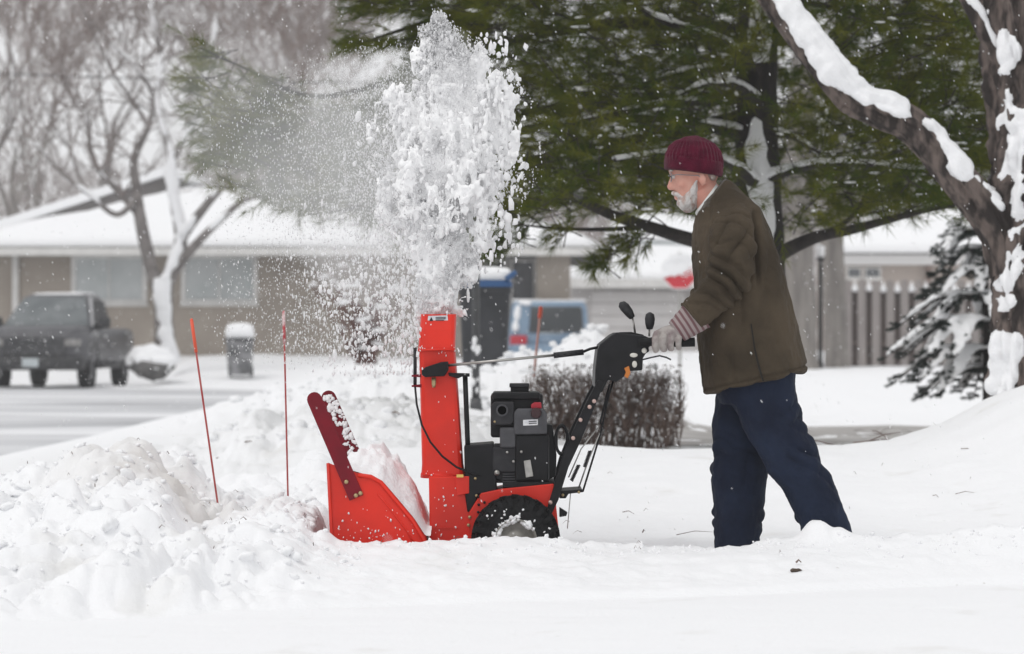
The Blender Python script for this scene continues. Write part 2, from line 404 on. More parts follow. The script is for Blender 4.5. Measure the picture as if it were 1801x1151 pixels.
def ground_material():
    m = bpy.data.materials.new('ground_snow'); m.use_nodes = True
    N, L = m.node_tree.nodes, m.node_tree.links; b = N['Principled BSDF']
    b.inputs['Roughness'].default_value = 0.75; b.inputs['Specular IOR Level'].default_value = 0.2
    g = N.new('ShaderNodeNewGeometry')
    # scattered grit and soil churned into the heap
    n1 = N.new('ShaderNodeTexNoise'); n1.inputs['Scale'].default_value = 2.4; n1.inputs['Detail'].default_value = 5; L.new(g.outputs['Position'], n1.inputs['Vector'])
    r1 = N.new('ShaderNodeValToRGB'); L.new(n1.outputs['Fac'], r1.inputs['Fac'])
    r1.color_ramp.elements[0].position = 0.22; r1.color_ramp.elements[0].color = (0.78, 0.775, 0.76, 1)
    r1.color_ramp.elements[1].position = 0.38; r1.color_ramp.elements[1].color = (*SNOW_C, 1)
    n2 = N.new('ShaderNodeTexNoise'); n2.inputs['Scale'].default_value = 34; n2.inputs['Detail'].default_value = 3; L.new(g.outputs['Position'], n2.inputs['Vector'])
    r2 = N.new('ShaderNodeValToRGB'); L.new(n2.outputs['Fac'], r2.inputs['Fac'])
    r2.color_ramp.elements[0].position = 0.24; r2.color_ramp.elements[0].color = (0.55, 0.52, 0.47, 1)
    r2.color_ramp.elements[1].position = 0.275; r2.color_ramp.elements[1].color = (1, 1, 1, 1)
    mx = N.new('ShaderNodeMix'); mx.data_type = 'RGBA'; mx.blend_type = 'MULTIPLY'; mx.inputs['Factor'].default_value = 0.7
    L.new(r1.outputs['Color'], mx.inputs['A']); L.new(r2.outputs['Color'], mx.inputs['B']); # road dirt scooped up with the heap: one stained patch on its cut face
    vm = N.new('ShaderNodeVectorMath'); vm.operation = 'DISTANCE'; vm.inputs[1].default_value = (-1.45, .35, .33); L.new(g.outputs['Position'], vm.inputs[0])
    mr = N.new('ShaderNodeMapRange'); mr.inputs['From Min'].default_value = .55; mr.inputs['From Max'].default_value = .12; L.new(vm.outputs['Value'], mr.inputs['Value'])
    nd = N.new('ShaderNodeTexNoise'); nd.inputs['Scale'].default_value = 7; nd.inputs['Detail'].default_value = 6; L.new(g.outputs['Position'], nd.inputs['Vector'])
    mu = N.new('ShaderNodeMath'); mu.operation = 'MULTIPLY'; L.new(mr.outputs['Result'], mu.inputs[0]); L.new(nd.outputs['Fac'], mu.inputs[1])
    m2 = N.new('ShaderNodeMix'); m2.data_type = 'RGBA'; m2.inputs['B'].default_value = (.56, .52, .47, 1); L.new(mu.outputs['Value'], m2.inputs['Factor']); L.new(mx.outputs['Result'], m2.inputs['A'])
    L.new(m2.outputs['Result'], b.inputs['Base Color'])
    n3 = N.new('ShaderNodeTexNoise'); n3.inputs['Scale'].default_value = 38; n3.inputs['Detail'].default_value = 7; n3.inputs['Roughness'].default_value = 0.65; L.new(g.outputs['Position'], n3.inputs['Vector'])
    bp = N.new('ShaderNodeBump'); bp.inputs['Strength'].default_value = 0.28; bp.inputs['Distance'].default_value = 0.03
    L.new(n3.outputs['Fac'], bp.inputs['Height']); L.new(bp.outputs['Normal'], b.inputs['Normal'])
    return m
M_GROUND = ground_material()
build_ground()

# the cross street on the left: packed snow over asphalt, tyre-streaked along X
M_ROAD = mat('icy_road', (0.82, 0.825, 0.84), rough=0.55, col2=(0.34, 0.345, 0.36), scale=0.5, stretch=(0.28, 0.7, 1), lo=0.33, hi=0.63, detail=7, bump=0.1, bscale=9)
def build_road():
    ys = np.linspace(9.6, 47.2, 60); v = []; f = []
    for i, yy in enumerate(ys):
        e = float(-3.55 - 0.02 * (yy - 9) + 0.35 * vnoise(np.array(yy * 0.35), np.array(2.2), seed=51))
        if yy > 45: e -= (yy - 45) * 0.6
        xs = np.concatenate([[e, e - .25], np.linspace(e - 2, -70, 12)])
        for xx in xs: v.append((xx, yy, 0.02 if xx < e - 0.01 else -0.05))
    for i in range(len(ys) - 1):
        for j in range(13): a = i * 14 + j; f.append((a, a + 14, a + 15, a + 1))
    me = np_mesh('road', v, f); o = finish(me, 'road', M_ROAD, None, True, 0, True)
    tag(o, 'grey icy street with streaks of packed snow', None, None, 'structure')
build_road()

# swept strip in front of the far lawn, beside the man
M_PATH = mat('scraped_path', (0.50, 0.485, 0.47), rough=0.8, col2=(0.30, 0.28, 0.265), scale=2.2, stretch=(0.5, 1, 1), detail=7, bump=0.2, bscale=20)
def build_path():
    v = []; f = []; xs = np.linspace(1.2, 14, 60)
    for xx in xs:
        w0 = 10.2 + 0.5 * float(vnoise(np.array(xx * 0.6), np.array(0.3), seed=61)); w1 = 16.6 + 0.9 * float(vnoise(np.array(xx * 0.5), np.array(7.3), seed=62)) - max(0, xx - 3.2) * 0.5
        for yy in np.linspace(w0, max(w0 + 0.3, w1), 12):
            v.append((xx, yy, float(ground_height(np.array(xx), np.array(yy))) + 0.008))
    for i in range(59):
        for j in range(11): a = i * 12 + j; f.append((a, a + 12, a + 13, a + 1))
    me = np_mesh('path', v, f); o = finish(me, 'path', M_PATH, None, True, 0, True)
    tag(o, 'grey scraped strip of path across the lawn', None, None, 'structure')
build_path()

# ------------------------------------------------------------------ snow blower
def arc(cx, cy, rx, ry, a0, a1, n):
    return [(cx + rx * math.cos(math.radians(a0 + (a1 - a0) * i / (n - 1))), cy - ry * math.sin(math.radians(a0 + (a1 - a0) * i / (n - 1)))) for i in range(n)]

def bolt(parent, px, py, Y, r=0.008, m=None, name='bolt'):
    p = P(px, py, Y)
    MB().tube([p + Vector((0, 0.012, 0)), p + Vector((0, -0.004, 0)), p + Vector((0, -0.007, 0))], [r, r, r * 0.6], 8).build(name, m or M_BRASS, parent, True)

def snow_blower():
    t = thing('snow_blower', 'red two-stage walk-behind snow blower with tall chute and black engine', 'snow blower', (P(820, 1030, 0).x, 0.0, 0.04))
    YN, YF = -0.33, 0.33
    side = [(576, 814), (604, 824), (630, 833), (652, 836), (672, 846), (697, 875), (728, 912), (748, 945), (757, 985), (757, 1036), (588, 1036), (583, 957)]
    # auger housing: two side plates, curved back, flanges
    hs = MB().prism(side, YN, YN + 0.006).build('side_plate', M_RED, t, bevel=0.002)
    MB().prism(side, YF - 0.006, YF, YN).build('side_plate', M_RED, t, bevel=0.002)
    back = [(604, 826), (630, 835), (652, 838), (671, 848), (696, 877), (727, 914), (746, 946), (755, 985), (755, 1034)]
    q = [P(x, y, YN) for x, y in back]
    v = []; f = []
    for i, p in enumerate(q):
        n = (q[min(i + 1, len(q) - 1)] - q[max(i - 1, 0)]); n = Vector((-n.z, 0, n.x)).normalized() * -0.005
        v += [(p.x, YN + 0.006, p.z), (p.x, YF - 0.006, p.z), (p.x + n.x, YF - 0.006, p.z + n.z), (p.x + n.x, YN + 0.006, p.z + n.z)]
    for i in range(len(q) - 1):
        a = i * 4
        for j in range(4): f.append((a + j, a + (j + 1) % 4, a + 4 + (j + 1) % 4, a + 4 + j))
    MB().add(v, f).build('housing_back', M_RED, t, True)
    # rolled lip running round the near plate
    lip = [P(x, y, YN) for x, y in [(630, 836), (652, 839), (670, 849), (694, 878), (725, 915), (744, 947), (753, 985)]]
    MB().tube([p + Vector((0, -0.004, 0)) for p in lip], 0.009, 8).build('rolled_lip', M_RED, t, True)
    MB().tube([P(x, y, YN - 0.002) for x, y in [(664, 868), (690, 900), (716, 934), (730, 960)]], 0.004, 6).build('pressed_rib', M_RED, t, True)
    fl = MB().tube([P(x, y, YN - 0.002) for x, y in [(577, 815), (584, 957), (589, 1034)]], 0.007, 8)
    fl.build('front_flange', M_RED, t, True)
    # skid shoe
    MB().prism([(640, 985), (652, 978), (690, 978), (702, 985), (702, 1034), (640, 1034)], YN - 0.012, YN - 0.002).build('skid_shoe', M_BLACKM, t, bevel=0.002)
    # auger: shaft and spiral ribbon inside
    c = P(640, 955, YN)
    MB().tube([(c.x, YN + 0.01, c.z), (c.x, YF - 0.01, c.z)], 0.016, 10).build('auger_shaft', M_BLACKM, t, True)
    v = []; f = []; nn = 60
    for i in range(nn + 1):
        y = YN + 0.02 + (YF - YN - 0.04) * i / nn; a = (i / nn - 0.5) * 4 * math.pi * (1 if i < nn / 2 else -1)
        for r in (0.075, 0.135): v.append((c.x + r * math.cos(a), y, c.z + r * math.sin(a)))
        for r in (0.135, 0.075): v.append((c.x + r * math.cos(a), y + 0.006, c.z + r * math.sin(a)))
    for i in range(nn):
        a = i * 4
        for j in range(4): f.append((a + j, a + (j + 1) % 4, a + 4 + (j + 1) % 4, a + 4 + j))
    MB().add(v, f).build('auger_spiral', M_DRED, t)
    pos = [P(rng.uniform(590, 745), 950 - abs(rng.gauss(0, 28)), YN - .004)[:] for _ in range(50)] + [P(rng.uniform(745, 812), rng.choice([rng.uniform(560, 940), 835, 615]) + rng.gauss(0, 4), -.15 if rng.random() < .0 else -.112)[:] for _ in range(40)] + [P(rng.uniform(760, 815), rng.uniform(850, 945), -.144)[:] for _ in range(24)]
    v, f = clods(OCTA, np.array(pos), nr.uniform(.0012, .0042, len(pos)), np.tile([[1, .5, 1.6]], (len(pos), 1))); place(np_mesh('m', v, f), 'stuck_flakes', M_SNOWSOFT, t, False)['kind'] = 'stuff'
    # drift cutters
    def cutter(top, bot, w, Y0, Yr):
        a, b = Vector((top[0], top[1])), Vector((bot[0], bot[1])); d = (b - a).normalized(); n = Vector((-d.y, d.x))
        ang = math.degrees(math.atan2(-d.y, d.x))
        pts = [tuple(b + n * w), tuple(b - n * w)]
        pts += [tuple(a + (n * -math.cos(k * math.pi / 8) - d * math.sin(k * math.pi / 8)) * w) for k in range(9)]
        return MB().prism(pts, Y0, Y0 + 0.006, Yr)
    cutter((553, 703), (627, 876), 13.2, YN - 0.010, YN - 0.010).build('drift_cutter', M_DRED, t, bevel=0.0015)
    fc = cutter((578, 700), (655, 876), 13, YF + 0.002, YF).build('drift_cutter', M_DRED, t, bevel=0.0015)
    # snow stuck on the far cutter
    sp = clods(ico(1), np.array([P(580 + 50 * k / 40 + rng.uniform(-9, 9), 700 + 112 * k / 40 + rng.uniform(-4, 4), YF - 0.002) for k in range(40) if (k < 12 or 18 < k < 28 or rng.random() < .25)]), nr.uniform(.006, .016, 40)[:len([0])] if False else np.full(0, 0)) if False else None
    pos = [P(579 + 51 * s + rng.uniform(-10, 10), 697 + 113 * s, YF - 0.003)[:] for s in [rng.random() ** 1.3 for _ in range(120)]]
    v, f = clods(ico(1), np.array(pos), nr.uniform(0.003, 0.010, len(pos)), np.tile([[1.2, .25, 1.3]], (len(pos), 1)), .08, facet=6)
    place(np_mesh('m', v, f), 'stuck_snow', M_SNOWSOFT, t)['kind'] = 'stuff'
    for bx, by in ((609, 848), (634, 868), (626, 872)): bolt(t, bx, by, YN - 0.012, 0.009)
    # snow riding on the housing
    def hz(px): return np.interp(px, [604, 640, 672, 697, 728, 748], [826, 836, 848, 877, 914, 945])
    v = []; f = []; nx, ny = 46, 34
    for i in range(nx):
        for j in range(ny):
            px = 598 + (757 - 598) * i / (nx - 1); y = YN + 0.02 + (YF - YN - 0.03) * j / (ny - 1); s = j / (ny - 1)
            b = P(px, float(hz(px)), YN)
            h = 0.10 * math.sin(math.pi * min(1, max(0, (i / (nx - 1)) * 1.06))) ** 0.7 * (sstep(0, .45, s)) * (1 - .55 * sstep(.75, 1, s)) + 0.03 * sstep(0.5, 1, i / (nx - 1)) * sstep(0, .3, s)
            h = float(h) * (1 + .35 * float(fbm(px * .04, y * 9, 0, 3, seed=71))) + 0.004 + 0.012 * float(vnoise(px * .11, y * 30, seed=72)) * float(sstep(0, .2, s))
            v.append((b.x, y, b.z + h))
    for i in range(nx - 1):
        for j in range(ny - 1): a = i * ny + j; f.append((a, a + ny, a + ny + 1, a + 1))
    me = np_mesh('m', v, f); place(me, 'snow_load', M_SNOWSOFT, t, True, True)
    # impeller housing / chute pedestal
    MB().prism([(754, 838), (816, 838), (818, 870), (830, 880), (834, 1020), (757, 1020)], -0.14, 0.16).build('impeller_housing', M_RED, t, bevel=0.006)
    MB().prism([(800, 838), (825, 838), (825, 868), (804, 872)], -0.155, -0.12).build('chute_bracket', M_RED, t, bevel=0.002)
    MB().box((P(762, 0, -.142).x, -0.1435, Z(930, -.142)), (P(806, 0, -.142).x, -0.1405, Z(928, -.142))).build('weld_seam', M_RED, t)
    MB().prism([(803, 835), (815, 835), (815, 840), (803, 840)], -0.165, -0.15).build('reflector', mat('yellow_plastic', (0.75, 0.5, 0.12), rough=0.4), t)
    # chute: a U-channel open on the far side
    def channel(name, px_rows, ynear, depth, wall, m):
        rings = []
        for (xl, xr, py, dy) in px_rows:
            yn = ynear + dy; a, b = P(xl, py, yn), P(xr, py, yn); r = 0.018
            o = [(a.x, yn + depth), (a.x, yn + r), (a.x + r * .3, yn + r * .3), (a.x + r, yn), (b.x - r, yn), (b.x - r * .3, yn + r * .3), (b.x, yn + r), (b.x, yn + depth)]
            inn = [(b.x - wall, yn + depth), (b.x - wall, yn + r), (b.x - r, yn + wall), (a.x + r, yn + wall), (a.x + wall, yn + r), (a.x + wall, yn + depth)]
            rings.append([(x, y, a.z) for x, y in o + inn])
        return MB().rings(rings).build(name, m, t)
    MB().tube([(P(778, 0, -.03).x, -.03, Z(842, -.1)), (P(778, 0, -.03).x, -.03, Z(833, -.1))], [0.088, 0.086], 24).build('chute_ring', M_RED, t, bevel=0.003)
    channel('chute', [(740, 817, 836, 0), (741, 816, 830, 0), (742, 814, 818, 0), (739, 806, 700, 0), (737, 800, 616, 0)], -0.105, 0.15, 0.004, M_RED)
    channel('chute_deflector', [(735, 800, 618, -0.006), (736, 800, 606, -0.006), (738, 801, 580, 0.004), (740, 802, 553, 0.025)], -0.105, 0.13, 0.004, M_RED)
    lp = MB(); lp.tube([P(735, 616, -.116), P(799, 615, -.116)], 0.005, 8); lp.build('deflector_hinge', M_RED, t, True)
    MB().prism([(753, 556), (787, 555), (788, 564), (752, 566)], -0.0885, -0.088 + 0.0015, -0.088).build('warning_label', M_LABEL, t)
    lab = MB(); lab.prism([(755, 565), (762, 565), (758.5, 558)], -0.0905, -0.0893, -0.0905); lab.build('warning_mark', M_DGREY, t)
    lt = MB()
    for k in range(3): lt.prism([(766, 558 + 2.6 * k), (784 - 3 * (k == 2), 557.6 + 2.6 * k), (784 - 3 * (k == 2), 559 + 2.6 * k), (766, 559.4 + 2.6 * k)], -0.0905, -0.0893, -0.0905)
    lt.build('label_print', M_GREY, t)
    # deflector cable on the left edge
    MB().tube([P(730, 612, -.08), P(730, 680, -.08)], 0.007, 8).build('cable_spring', M_DGREY, t, True)
    for yy in (660, 678): MB().prism([(724, yy), (742, yy - 2), (742, yy + 4), (724, yy + 3)], -0.10, -0.07).build('cable_tab', M_DRED, t)
    cab = [(730, 680), (733, 712), (742, 748), (757, 778), (778, 803), (803, 822), (832, 834), (860, 840), (884, 846)]
    MB().tube([P(x, y, -.125 - .04 * math.sin(i / 8 * math.pi)) for i, (x, y) in enumerate(cab)], 0.0042, 8).build('control_cable', M_BLACK, t, True)
    # chute crank: gear head, rod, coupling
    MB().prism([(741, 652), (748, 646), (776, 637), (788, 636), (789, 650), (782, 662), (748, 664), (742, 660)], -0.17, -0.12).build('crank_gear_head', M_BLACK, t, bevel=0.004)
    MB().tube([P(763, 664, -.145), P(763, 676, -.145), P(763, 682, -.145)], [0.009, 0.009, 0.006], 8).build('bolt', M_BRASS, t, True)
    MB().tube([P(788, 643, -.145), P(976, 625, -.12)], 0.0055, 8).build('crank_rod', M_STEEL, t, True)
    MB().tube([P(974, 625.5, -.12), P(1026, 619.5, -.11)], 0.012, 10).build('rod_coupling', M_DGREY, t, True)
    for k in range(4): bolt(t, 981 + 12 * k, 625 - 1.4 * k, -0.131, 0.0035, M_BLACK, 'coupling_hole')
    MB().tube([P(1026, 619, -.11), P(1038, 614, -.11), P(1052, 611, -.10), P(1066, 606, -.08)], 0.0055, 8).build('crank_rod', M_BLACKM, t, True)
    # support post with cross arm
    MB().tube([P(818, 660, -.11), P(821, 740, -.11), P(826, 868, -.11)], 0.0105, 10).build('support_post', M_BLACKM, t, True)
    MB().prism([(788, 656), (826, 657), (826, 663), (812, 663), (806, 666), (790, 662)], -0.13, -0.09).build('support_arm', M_BLACKM, t, bevel=0.002)
    MB().prism([(816, 784), (868, 780), (874, 866), (862, 872), (842, 870), (834, 896), (822, 902), (818, 872)], -0.15, 0.12).build('belt_cover', M_BLACK, t, bevel=0.006)
    for b_ in ((836, 842), (838, 872), (866, 872)): bolt(t, *b_, -0.152, 0.006)
    # chassis
    MB().prism([(822, 950), (826, 900), (846, 868), (884, 860), (974, 851), (984, 944), (984, 1000), (826, 1000)], -0.17, 0.17).build('chassis', M_RED, t, bevel=0.004)
    for b_ in ((841, 874), (852, 884), (842, 888), (841, 901)): bolt(t, *b_, -0.1715, 0.0055, M_BLACK, 'chassis_hole')
    for b_ in ((826, 910), (824, 924)): bolt(t, *b_, -0.1715, 0.007)
    # engine
    def blk(name, x0, y0, x1, y1, Y0, Y1, m, bev=0.006): return MB().prism([(x0, y0), (x1, y0), (x1, y1), (x0, y1)], Y0, Y1).build(name, m, t, bevel=bev)
    blk('engine_block', 868, 784, 966, 850, -0.13, 0.14, M_DGREY, 0.006)
    for k in range(6): blk('cooling_fin', 884, 824 + 4.5 * k, 926, 826 + 4.5 * k, -0.148, -0.12, M_GREY, 0.0008)
    blk('crankcase', 866, 786, 910, 832, -0.155, -0.05, M_DGREY, 0.008)
    blk('cylinder_head', 879, 752, 907, 788, -0.165, 0.0, M_GREY, 0.008)
    blk('engine_shroud', 863, 693, 955, 770, -0.12, 0.15, M_BLACK, 0.010)
    blk('shroud_lid', 866, 690, 950, 704, -0.135, 0.13, M_BLACK, 0.008)
    blk('air_intake', 898, 676, 930, 694, -0.08, 0.06, M_BLACK, 0.006)
    blk('intake_cap', 896, 675, 931, 682, -0.09, 0.07, M_DGREY, 0.004)
    muf = MB().prism([(863, 714), (870, 707), (904, 707), (905, 742), (898, 748), (866, 748)], -0.165, -0.05).build('muffler', M_DGREY, t, bevel=0.006)
    p = P(883, 722, -.166)
    MB().rings([[(p.x + r * math.cos(a * math.pi / 8), y, p.z + r * math.sin(a * math.pi / 8)) for a in range(16)] for r, y in ((0.024, -.160), (0.024, -.174), (0.018, -.174), (0.017, -.150))], False).build('exhaust_outlet', M_GREY, t)
    MB().tube([(p.x, -.166, p.z), (p.x, -.1665, p.z)], .0175, 16).build('exhaust_bore', mat('bore_shade', (.003, .003, .003), rough=1, spec=0), t)  # black disc: the darkness inside the outlet put in as colour
    bolt(t, 870, 742, -.166, 0.005, M_BRASS)
    MB().prism([(904, 726), (910, 719), (956, 719), (962, 728), (962, 764), (904, 765)], -0.172, -0.04).build('control_panel', M_GREY, t, bevel=0.006)
    MB().prism([(920, 739), (946, 737.5), (946, 748), (920, 749)], -0.1745, -0.171, -0.1745).build('panel_label', M_LABEL, t)
    lt = MB()
    for k in range(2): lt.prism([(930, 741 + 3.4 * k), (944, 740.3 + 3.4 * k), (944, 742 + 3.4 * k), (930, 742.8 + 3.4 * k)], -0.1755, -0.174, -0.1755)
    lt.build('label_print', M_GREY, t)
    MB().tube([P(943, 727, -.170), P(943, 727, -.192)], [0.022, 0.019], 16).build('choke_knob', mat('dark_maroon_plastic', (0.03, 0.006, 0.008), rough=0.4), t, True, 0.002)
    MB().prism([(934, 712), (940, 708), (952, 708), (953, 719), (934, 719)], -0.16, -0.10).build('fuel_cap', M_REDCAP, t, bevel=0.004)
    blk('recoil_housing', 906, 765, 966, 848, -0.165, 0.10, M_BLACK, 0.010)
    MB().prism([(958, 745), (972, 748), (979, 800), (978, 838), (962, 846), (956, 800)], -0.12, 0.12).build('rear_cowl', M_BLACK, t, bevel=0.006)
    MB().prism([(921, 811), (933, 809), (938, 838), (925, 841)], -0.178, -0.160).build('starter_plate', M_STEEL, t, bevel=0.002)
    for b_ in ((892, 796), (917, 795), (874, 833), (903, 812)): bolt(t, *b_, -0.168, 0.006, M_STEEL)
    MB().tube([P(874, 832, -.16), P(874, 832, -.172)], [0.012, 0.010], 12).build('oil_plug', M_STEEL, t, True)
    ring = [P(988 + 10.5 * math.cos(a * math.pi / 12), 774 + 25 * math.sin(a * math.pi / 12), -.14) for a in range(24)]
    rg = []
    for i, c_ in enumerate(ring):
        n = (c_ - P(988, 774, -.14)).normalized(); rg.append([c_ + n * (0.0085 * math.cos(k * math.pi / 4)) + Vector((0, 0.009 * math.sin(k * math.pi / 4), 0)) for k in range(8)])
    MB().rings(rg, closed=True).build('starter_grip', M_BLACK, t, True)
    blk('engine_mount', 884, 848, 976, 858, -0.165, 0.165, M_BLACKM, 0.002)
    # wheels
    def wheel(yo, sgn):
        R, r = 0.170, 0.083; p = P(907, 949, -0.25); cx, cz = p.x, p.z; yo0 = yo
        w = thing_part('wheel', t)
        prof = [(-.055, r), (-.062, r + .03), (-.060, R - .035), (-.048, R - .018), (-.02, R - .010), (.02, R - .010), (.048, R - .018), (.060, R - .035), (.062, r + .03), (.055, r)]
        n = 48
        m = MB().rings([[(cx + rr * math.cos(2 * math.pi * k / n), yo + yy, cz + rr * math.sin(2 * math.pi * k / n)) for yy, rr in prof] for k in range(n)], closed=True)
        for k in range(22):
            for s in (-1, 1):
                a = 2 * math.pi * (k + (0.5 if s > 0 else 0)) / 22; ca, sa = math.cos(a), math.sin(a)
                rad, tan = Vector((ca, 0, sa)), Vector((-sa, 0, ca))
                m.obox(Vector((cx, yo + s * .028, cz)) + rad * (R - .006), tan * .0105 + Vector((0, s * .004, 0)), Vector((0, .028, 0)) + tan * .006 * s, rad * .010)
                m.obox(Vector((cx, yo + s * .060, cz)) + rad * (R - .024), tan * .0095, Vector((0, .006, 0)), rad * .018)
        m.build('tyre', M_RUBBER, w, False)
        d = MB().rings([[(cx + rr * math.cos(2 * math.pi * k / 32), yo - sgn * yy, cz + rr * math.sin(2 * math.pi * k / 32)) for k in range(32)] for rr, yy in ((r + .004, .052), (r - .004, .060), (r - .012, .034), (.045, .026), (.030, .047), (.018, .050), (.001, .051))], False)
        d.build('rim', M_RIM, w, True)
        return w, cx, cz
    w, cx, cz = wheel(-0.25, 1)
    pos = []; sz = []
    for k in range(120):      # snow packed into the rim
        a = rng.uniform(0.75, math.pi - .1) if rng.random() < .8 else rng.uniform(0, math.pi); rr = rng.uniform(.070, .096) if rng.random() < .82 else rng.uniform(.09, .16)
        pos.append((cx + rr * math.cos(a), -0.296 - rng.random() * .012 - (0.012 if rr > .1 else 0), cz + rr * math.sin(a))); sz.append(rng.uniform(.005, .012) * (1 if rr < .1 else .5))
    v, f = clods(ico(1), np.array(pos), np.array(sz), np.tile([[1, .6, 1]], (len(pos), 1)))
    place(np_mesh('m', v, f), 'packed_snow', M_SNOWSOFT, w)['kind'] = 'stuff'
    wheel(0.25, -1)
    MB().tube([(cx, -.24, cz), (cx, .24, cz)], 0.014, 10).build('axle', M_BLACKM, t, True)
    # handlebars: two flat bars, dash between them
    for y0, nm in ((-0.20, 1), (0.185, 0)):
        bar = [(961, 898), (970, 905), (982, 880), (1000, 822), (1022, 775), (1046, 716), (1064, 672), (1052, 668), (1032, 706), (1006, 762), (986, 812), (972, 862)]
        MB().prism(bar, y0, y0 + 0.02, -0.20).build('handlebar', M_BLACKM, t, bevel=0.003)
        if nm:
            for b_ in ((1021, 739), (1008, 771), (1045, 706), (968, 884), (1037, 716)): bolt(t, *b_, y0 - 0.002, 0.0085, mat('pinkish_bolt', (0.55, 0.40, 0.36), rough=0.4, metal=.5))
        MB().tube([P(1124, 603, y0), P(1150, 601, y0), P(1190, 603, y0), P(1222, 602, y0)], [0.016, 0.0175, 0.0175, 0.018], 12).build('grip', M_RUBBER, t, True)
    dash = [(1051, 616), (1055, 606), (1076, 589), (1084, 585), (1134, 591), (1148, 597), (1147, 607), (1140, 612), (1143, 618), (1136, 622), (1131, 630), (1130, 652), (1108, 653), (1096, 664), (1084, 673), (1070, 668), (1058, 692), (1046, 680), (1047, 650)]
    MB().prism(dash, -0.19, 0.205, -0.19).build('control_dash', M_BLACK, t, bevel=0.006)
    e = []
    MB().prism([(1082, 589), (1090, 584.5), (1110, 584), (1132, 589), (1133, 592), (1084, 592)], -0.15, 0.16).build('dash_tray', M_BLACKM, t, bevel=0.003)
    for (rod, knob, Yk) in (([(1117, 586), (1115, 572), (1112, 558)], ((1112, 559), (1106, 550), (1099, 541), (1093, 535)), -0.06), ([(1142, 592), (1142, 580)], ((1142.5, 579), (1142.8, 570), (1143, 561), (1143, 553)), -0.10)):
        MB().tube([P(x, y, Yk) for x, y in rod], 0.004, 8).build('lever_rod', M_STEEL, t, True)
        k = [P(x, y, Yk) for x, y in knob]
        MB().tube([k[0] + (k[0] - k[1]) * .1] + k + [k[3] + (k[3] - k[2]) * .45], [0.008, 0.0125, 0.0185, 0.0205, 0.0165, 0.004], 14).build('lever_knob', M_DGREY, t, True)
    for (ex, ey, rx, ry) in ((1114.5, 625, 7, 4), (1133, 617, 4.5, 5), (1116, 641, 4.5, 6)):
        c_ = P(ex, ey, -.19)
        MB().rings([[(c_.x + rx / 448 * math.cos(a * math.pi / 8) * s, y, c_.z + ry / 448 * math.sin(a * math.pi / 8) * s) for a in range(16)] for s, y in ((1, -.188), (1, -.195), (.7, -.197))]).build('steel_pivot', mat('pale_zinc', (.62, .6, .55), rough=.45, metal=.3), t, True)
    MB().prism([(1098, 648), (1106, 644), (1109, 656), (1104, 666), (1098, 662), (1101, 655)], -0.205, -0.195).build('cable_clip', M_ORANGE, t, bevel=0.001)
    # squeeze levers under the grips
    for y0 in (-0.2, 0.2):
        MB().tube([P(1126, 634, y0 * .9), P(1146, 629, y0), P(1160, 626, y0), P(1172, 629, y0), P(1180, 633, y0)], 0.0035, 6).build('squeeze_lever', M_DGREY, t, True)
    # control rods and springs behind the handlebars
    for (pts, r, m_) in (([(1079, 668), (1068, 706), (1058, 756), (1048, 790), (1025, 865)], 0.0045, M_BLACKM), ([(1060, 752), (1036, 806), (1018, 858)], 0.0035, M_STEEL), ([(1052, 752), (1022, 790), (1000, 840)], 0.003, M_STEEL), ([(1004, 862), (998, 930)], 0.002, M_STEEL), ([(1072, 676), (1056, 742), (1060, 752)], 0.0045, M_BLACKM)):
        MB().tube([P(x, y, -.15) for x, y in pts], r, 6).build('control_rod', m_, t, True)
    for a_, b_ in (((1038, 793), (1028, 822)), ((1018, 818), (1005, 846))):
        A, B = P(*a_, -.15), P(*b_, -.15); ax = (B - A); n1 = Vector((0, 1, 0)); n2 = ax.normalized().cross(n1)
        MB().tube([A + ax * (i / 96) + (n1 * math.cos(i * .8) + n2 * math.sin(i * .8)) * .0065 for i in range(97)], 0.0022, 5).build('return_spring', M_DGREY, t, True)
    MB().prism([(984, 864), (1024, 861), (1026, 866), (1000, 869), (995, 877), (984, 877)], -0.16, 0.1).build('control_bracket', M_BLACKM, t, bevel=0.002)
    for b_ in ((1018, 866), (990, 871)): bolt(t, *b_, -.162, 0.006)
    MB().prism([(984, 893), (998, 902), (996, 908), (984, 910)], -0.16, -0.10).build('hitch_tab', M_BLACKM, t, bevel=0.002)
    return t

def thing_part(name, parent):
    o = bpy.data.objects.new(name, None); C.objects.link(o); o.parent = parent; BASE[o.name] = BASE[parent.name]; o.empty_display_size = 0.05
    return o

snow_blower()

# ------------------------------------------------------------------ the man
M_SKIN = mat('skin', (0.56, 0.25, 0.19), rough=0.55, col2=(0.62, 0.34, 0.27), scale=18, bump=0.05, bscale=120)
M_BEARD = mat('white_beard', (0.66, 0.63, 0.61), rough=0.9, col2=(0.45, 0.33, 0.29), scale=55, lo=.38, hi=.55, bump=0.6, bscale=220, stretch=(1, 1, .4))
M_JACKET = mat('olive_canvas', (0.080, 0.061, 0.041), rough=0.85, col2=(0.044, 0.034, 0.023), scale=5, bump=0.45, bscale=30, sheen=0.0, spec=0.12)
M_DENIM = mat('navy_denim', (0.0065, 0.0105, 0.025), rough=0.85, col2=(0.015, 0.024, 0.050), scale=5, bump=0.6, bscale=22, spec=0.2)
M_HAT = mat('maroon_knit', (0.098, 0.008, 0.026), rough=0.95, col2=(0.062, 0.005, 0.017), scale=22, bump=0.45, bscale=170, sheen=0.12, spec=0.05)
M_GLOVE = mat('grey_leather', (0.36, 0.33, 0.31), rough=0.85, col2=(0.21, 0.165, 0.165), scale=16, lo=.40, hi=.56, bump=0.3, bscale=80)
M_SHIRT = mat('pale_shirt', (0.68, 0.69, 0.67), rough=0.8)
M_GLASS = mat('spectacle_wire', (0.25, 0.25, 0.26), rough=0.3, metal=0.8)

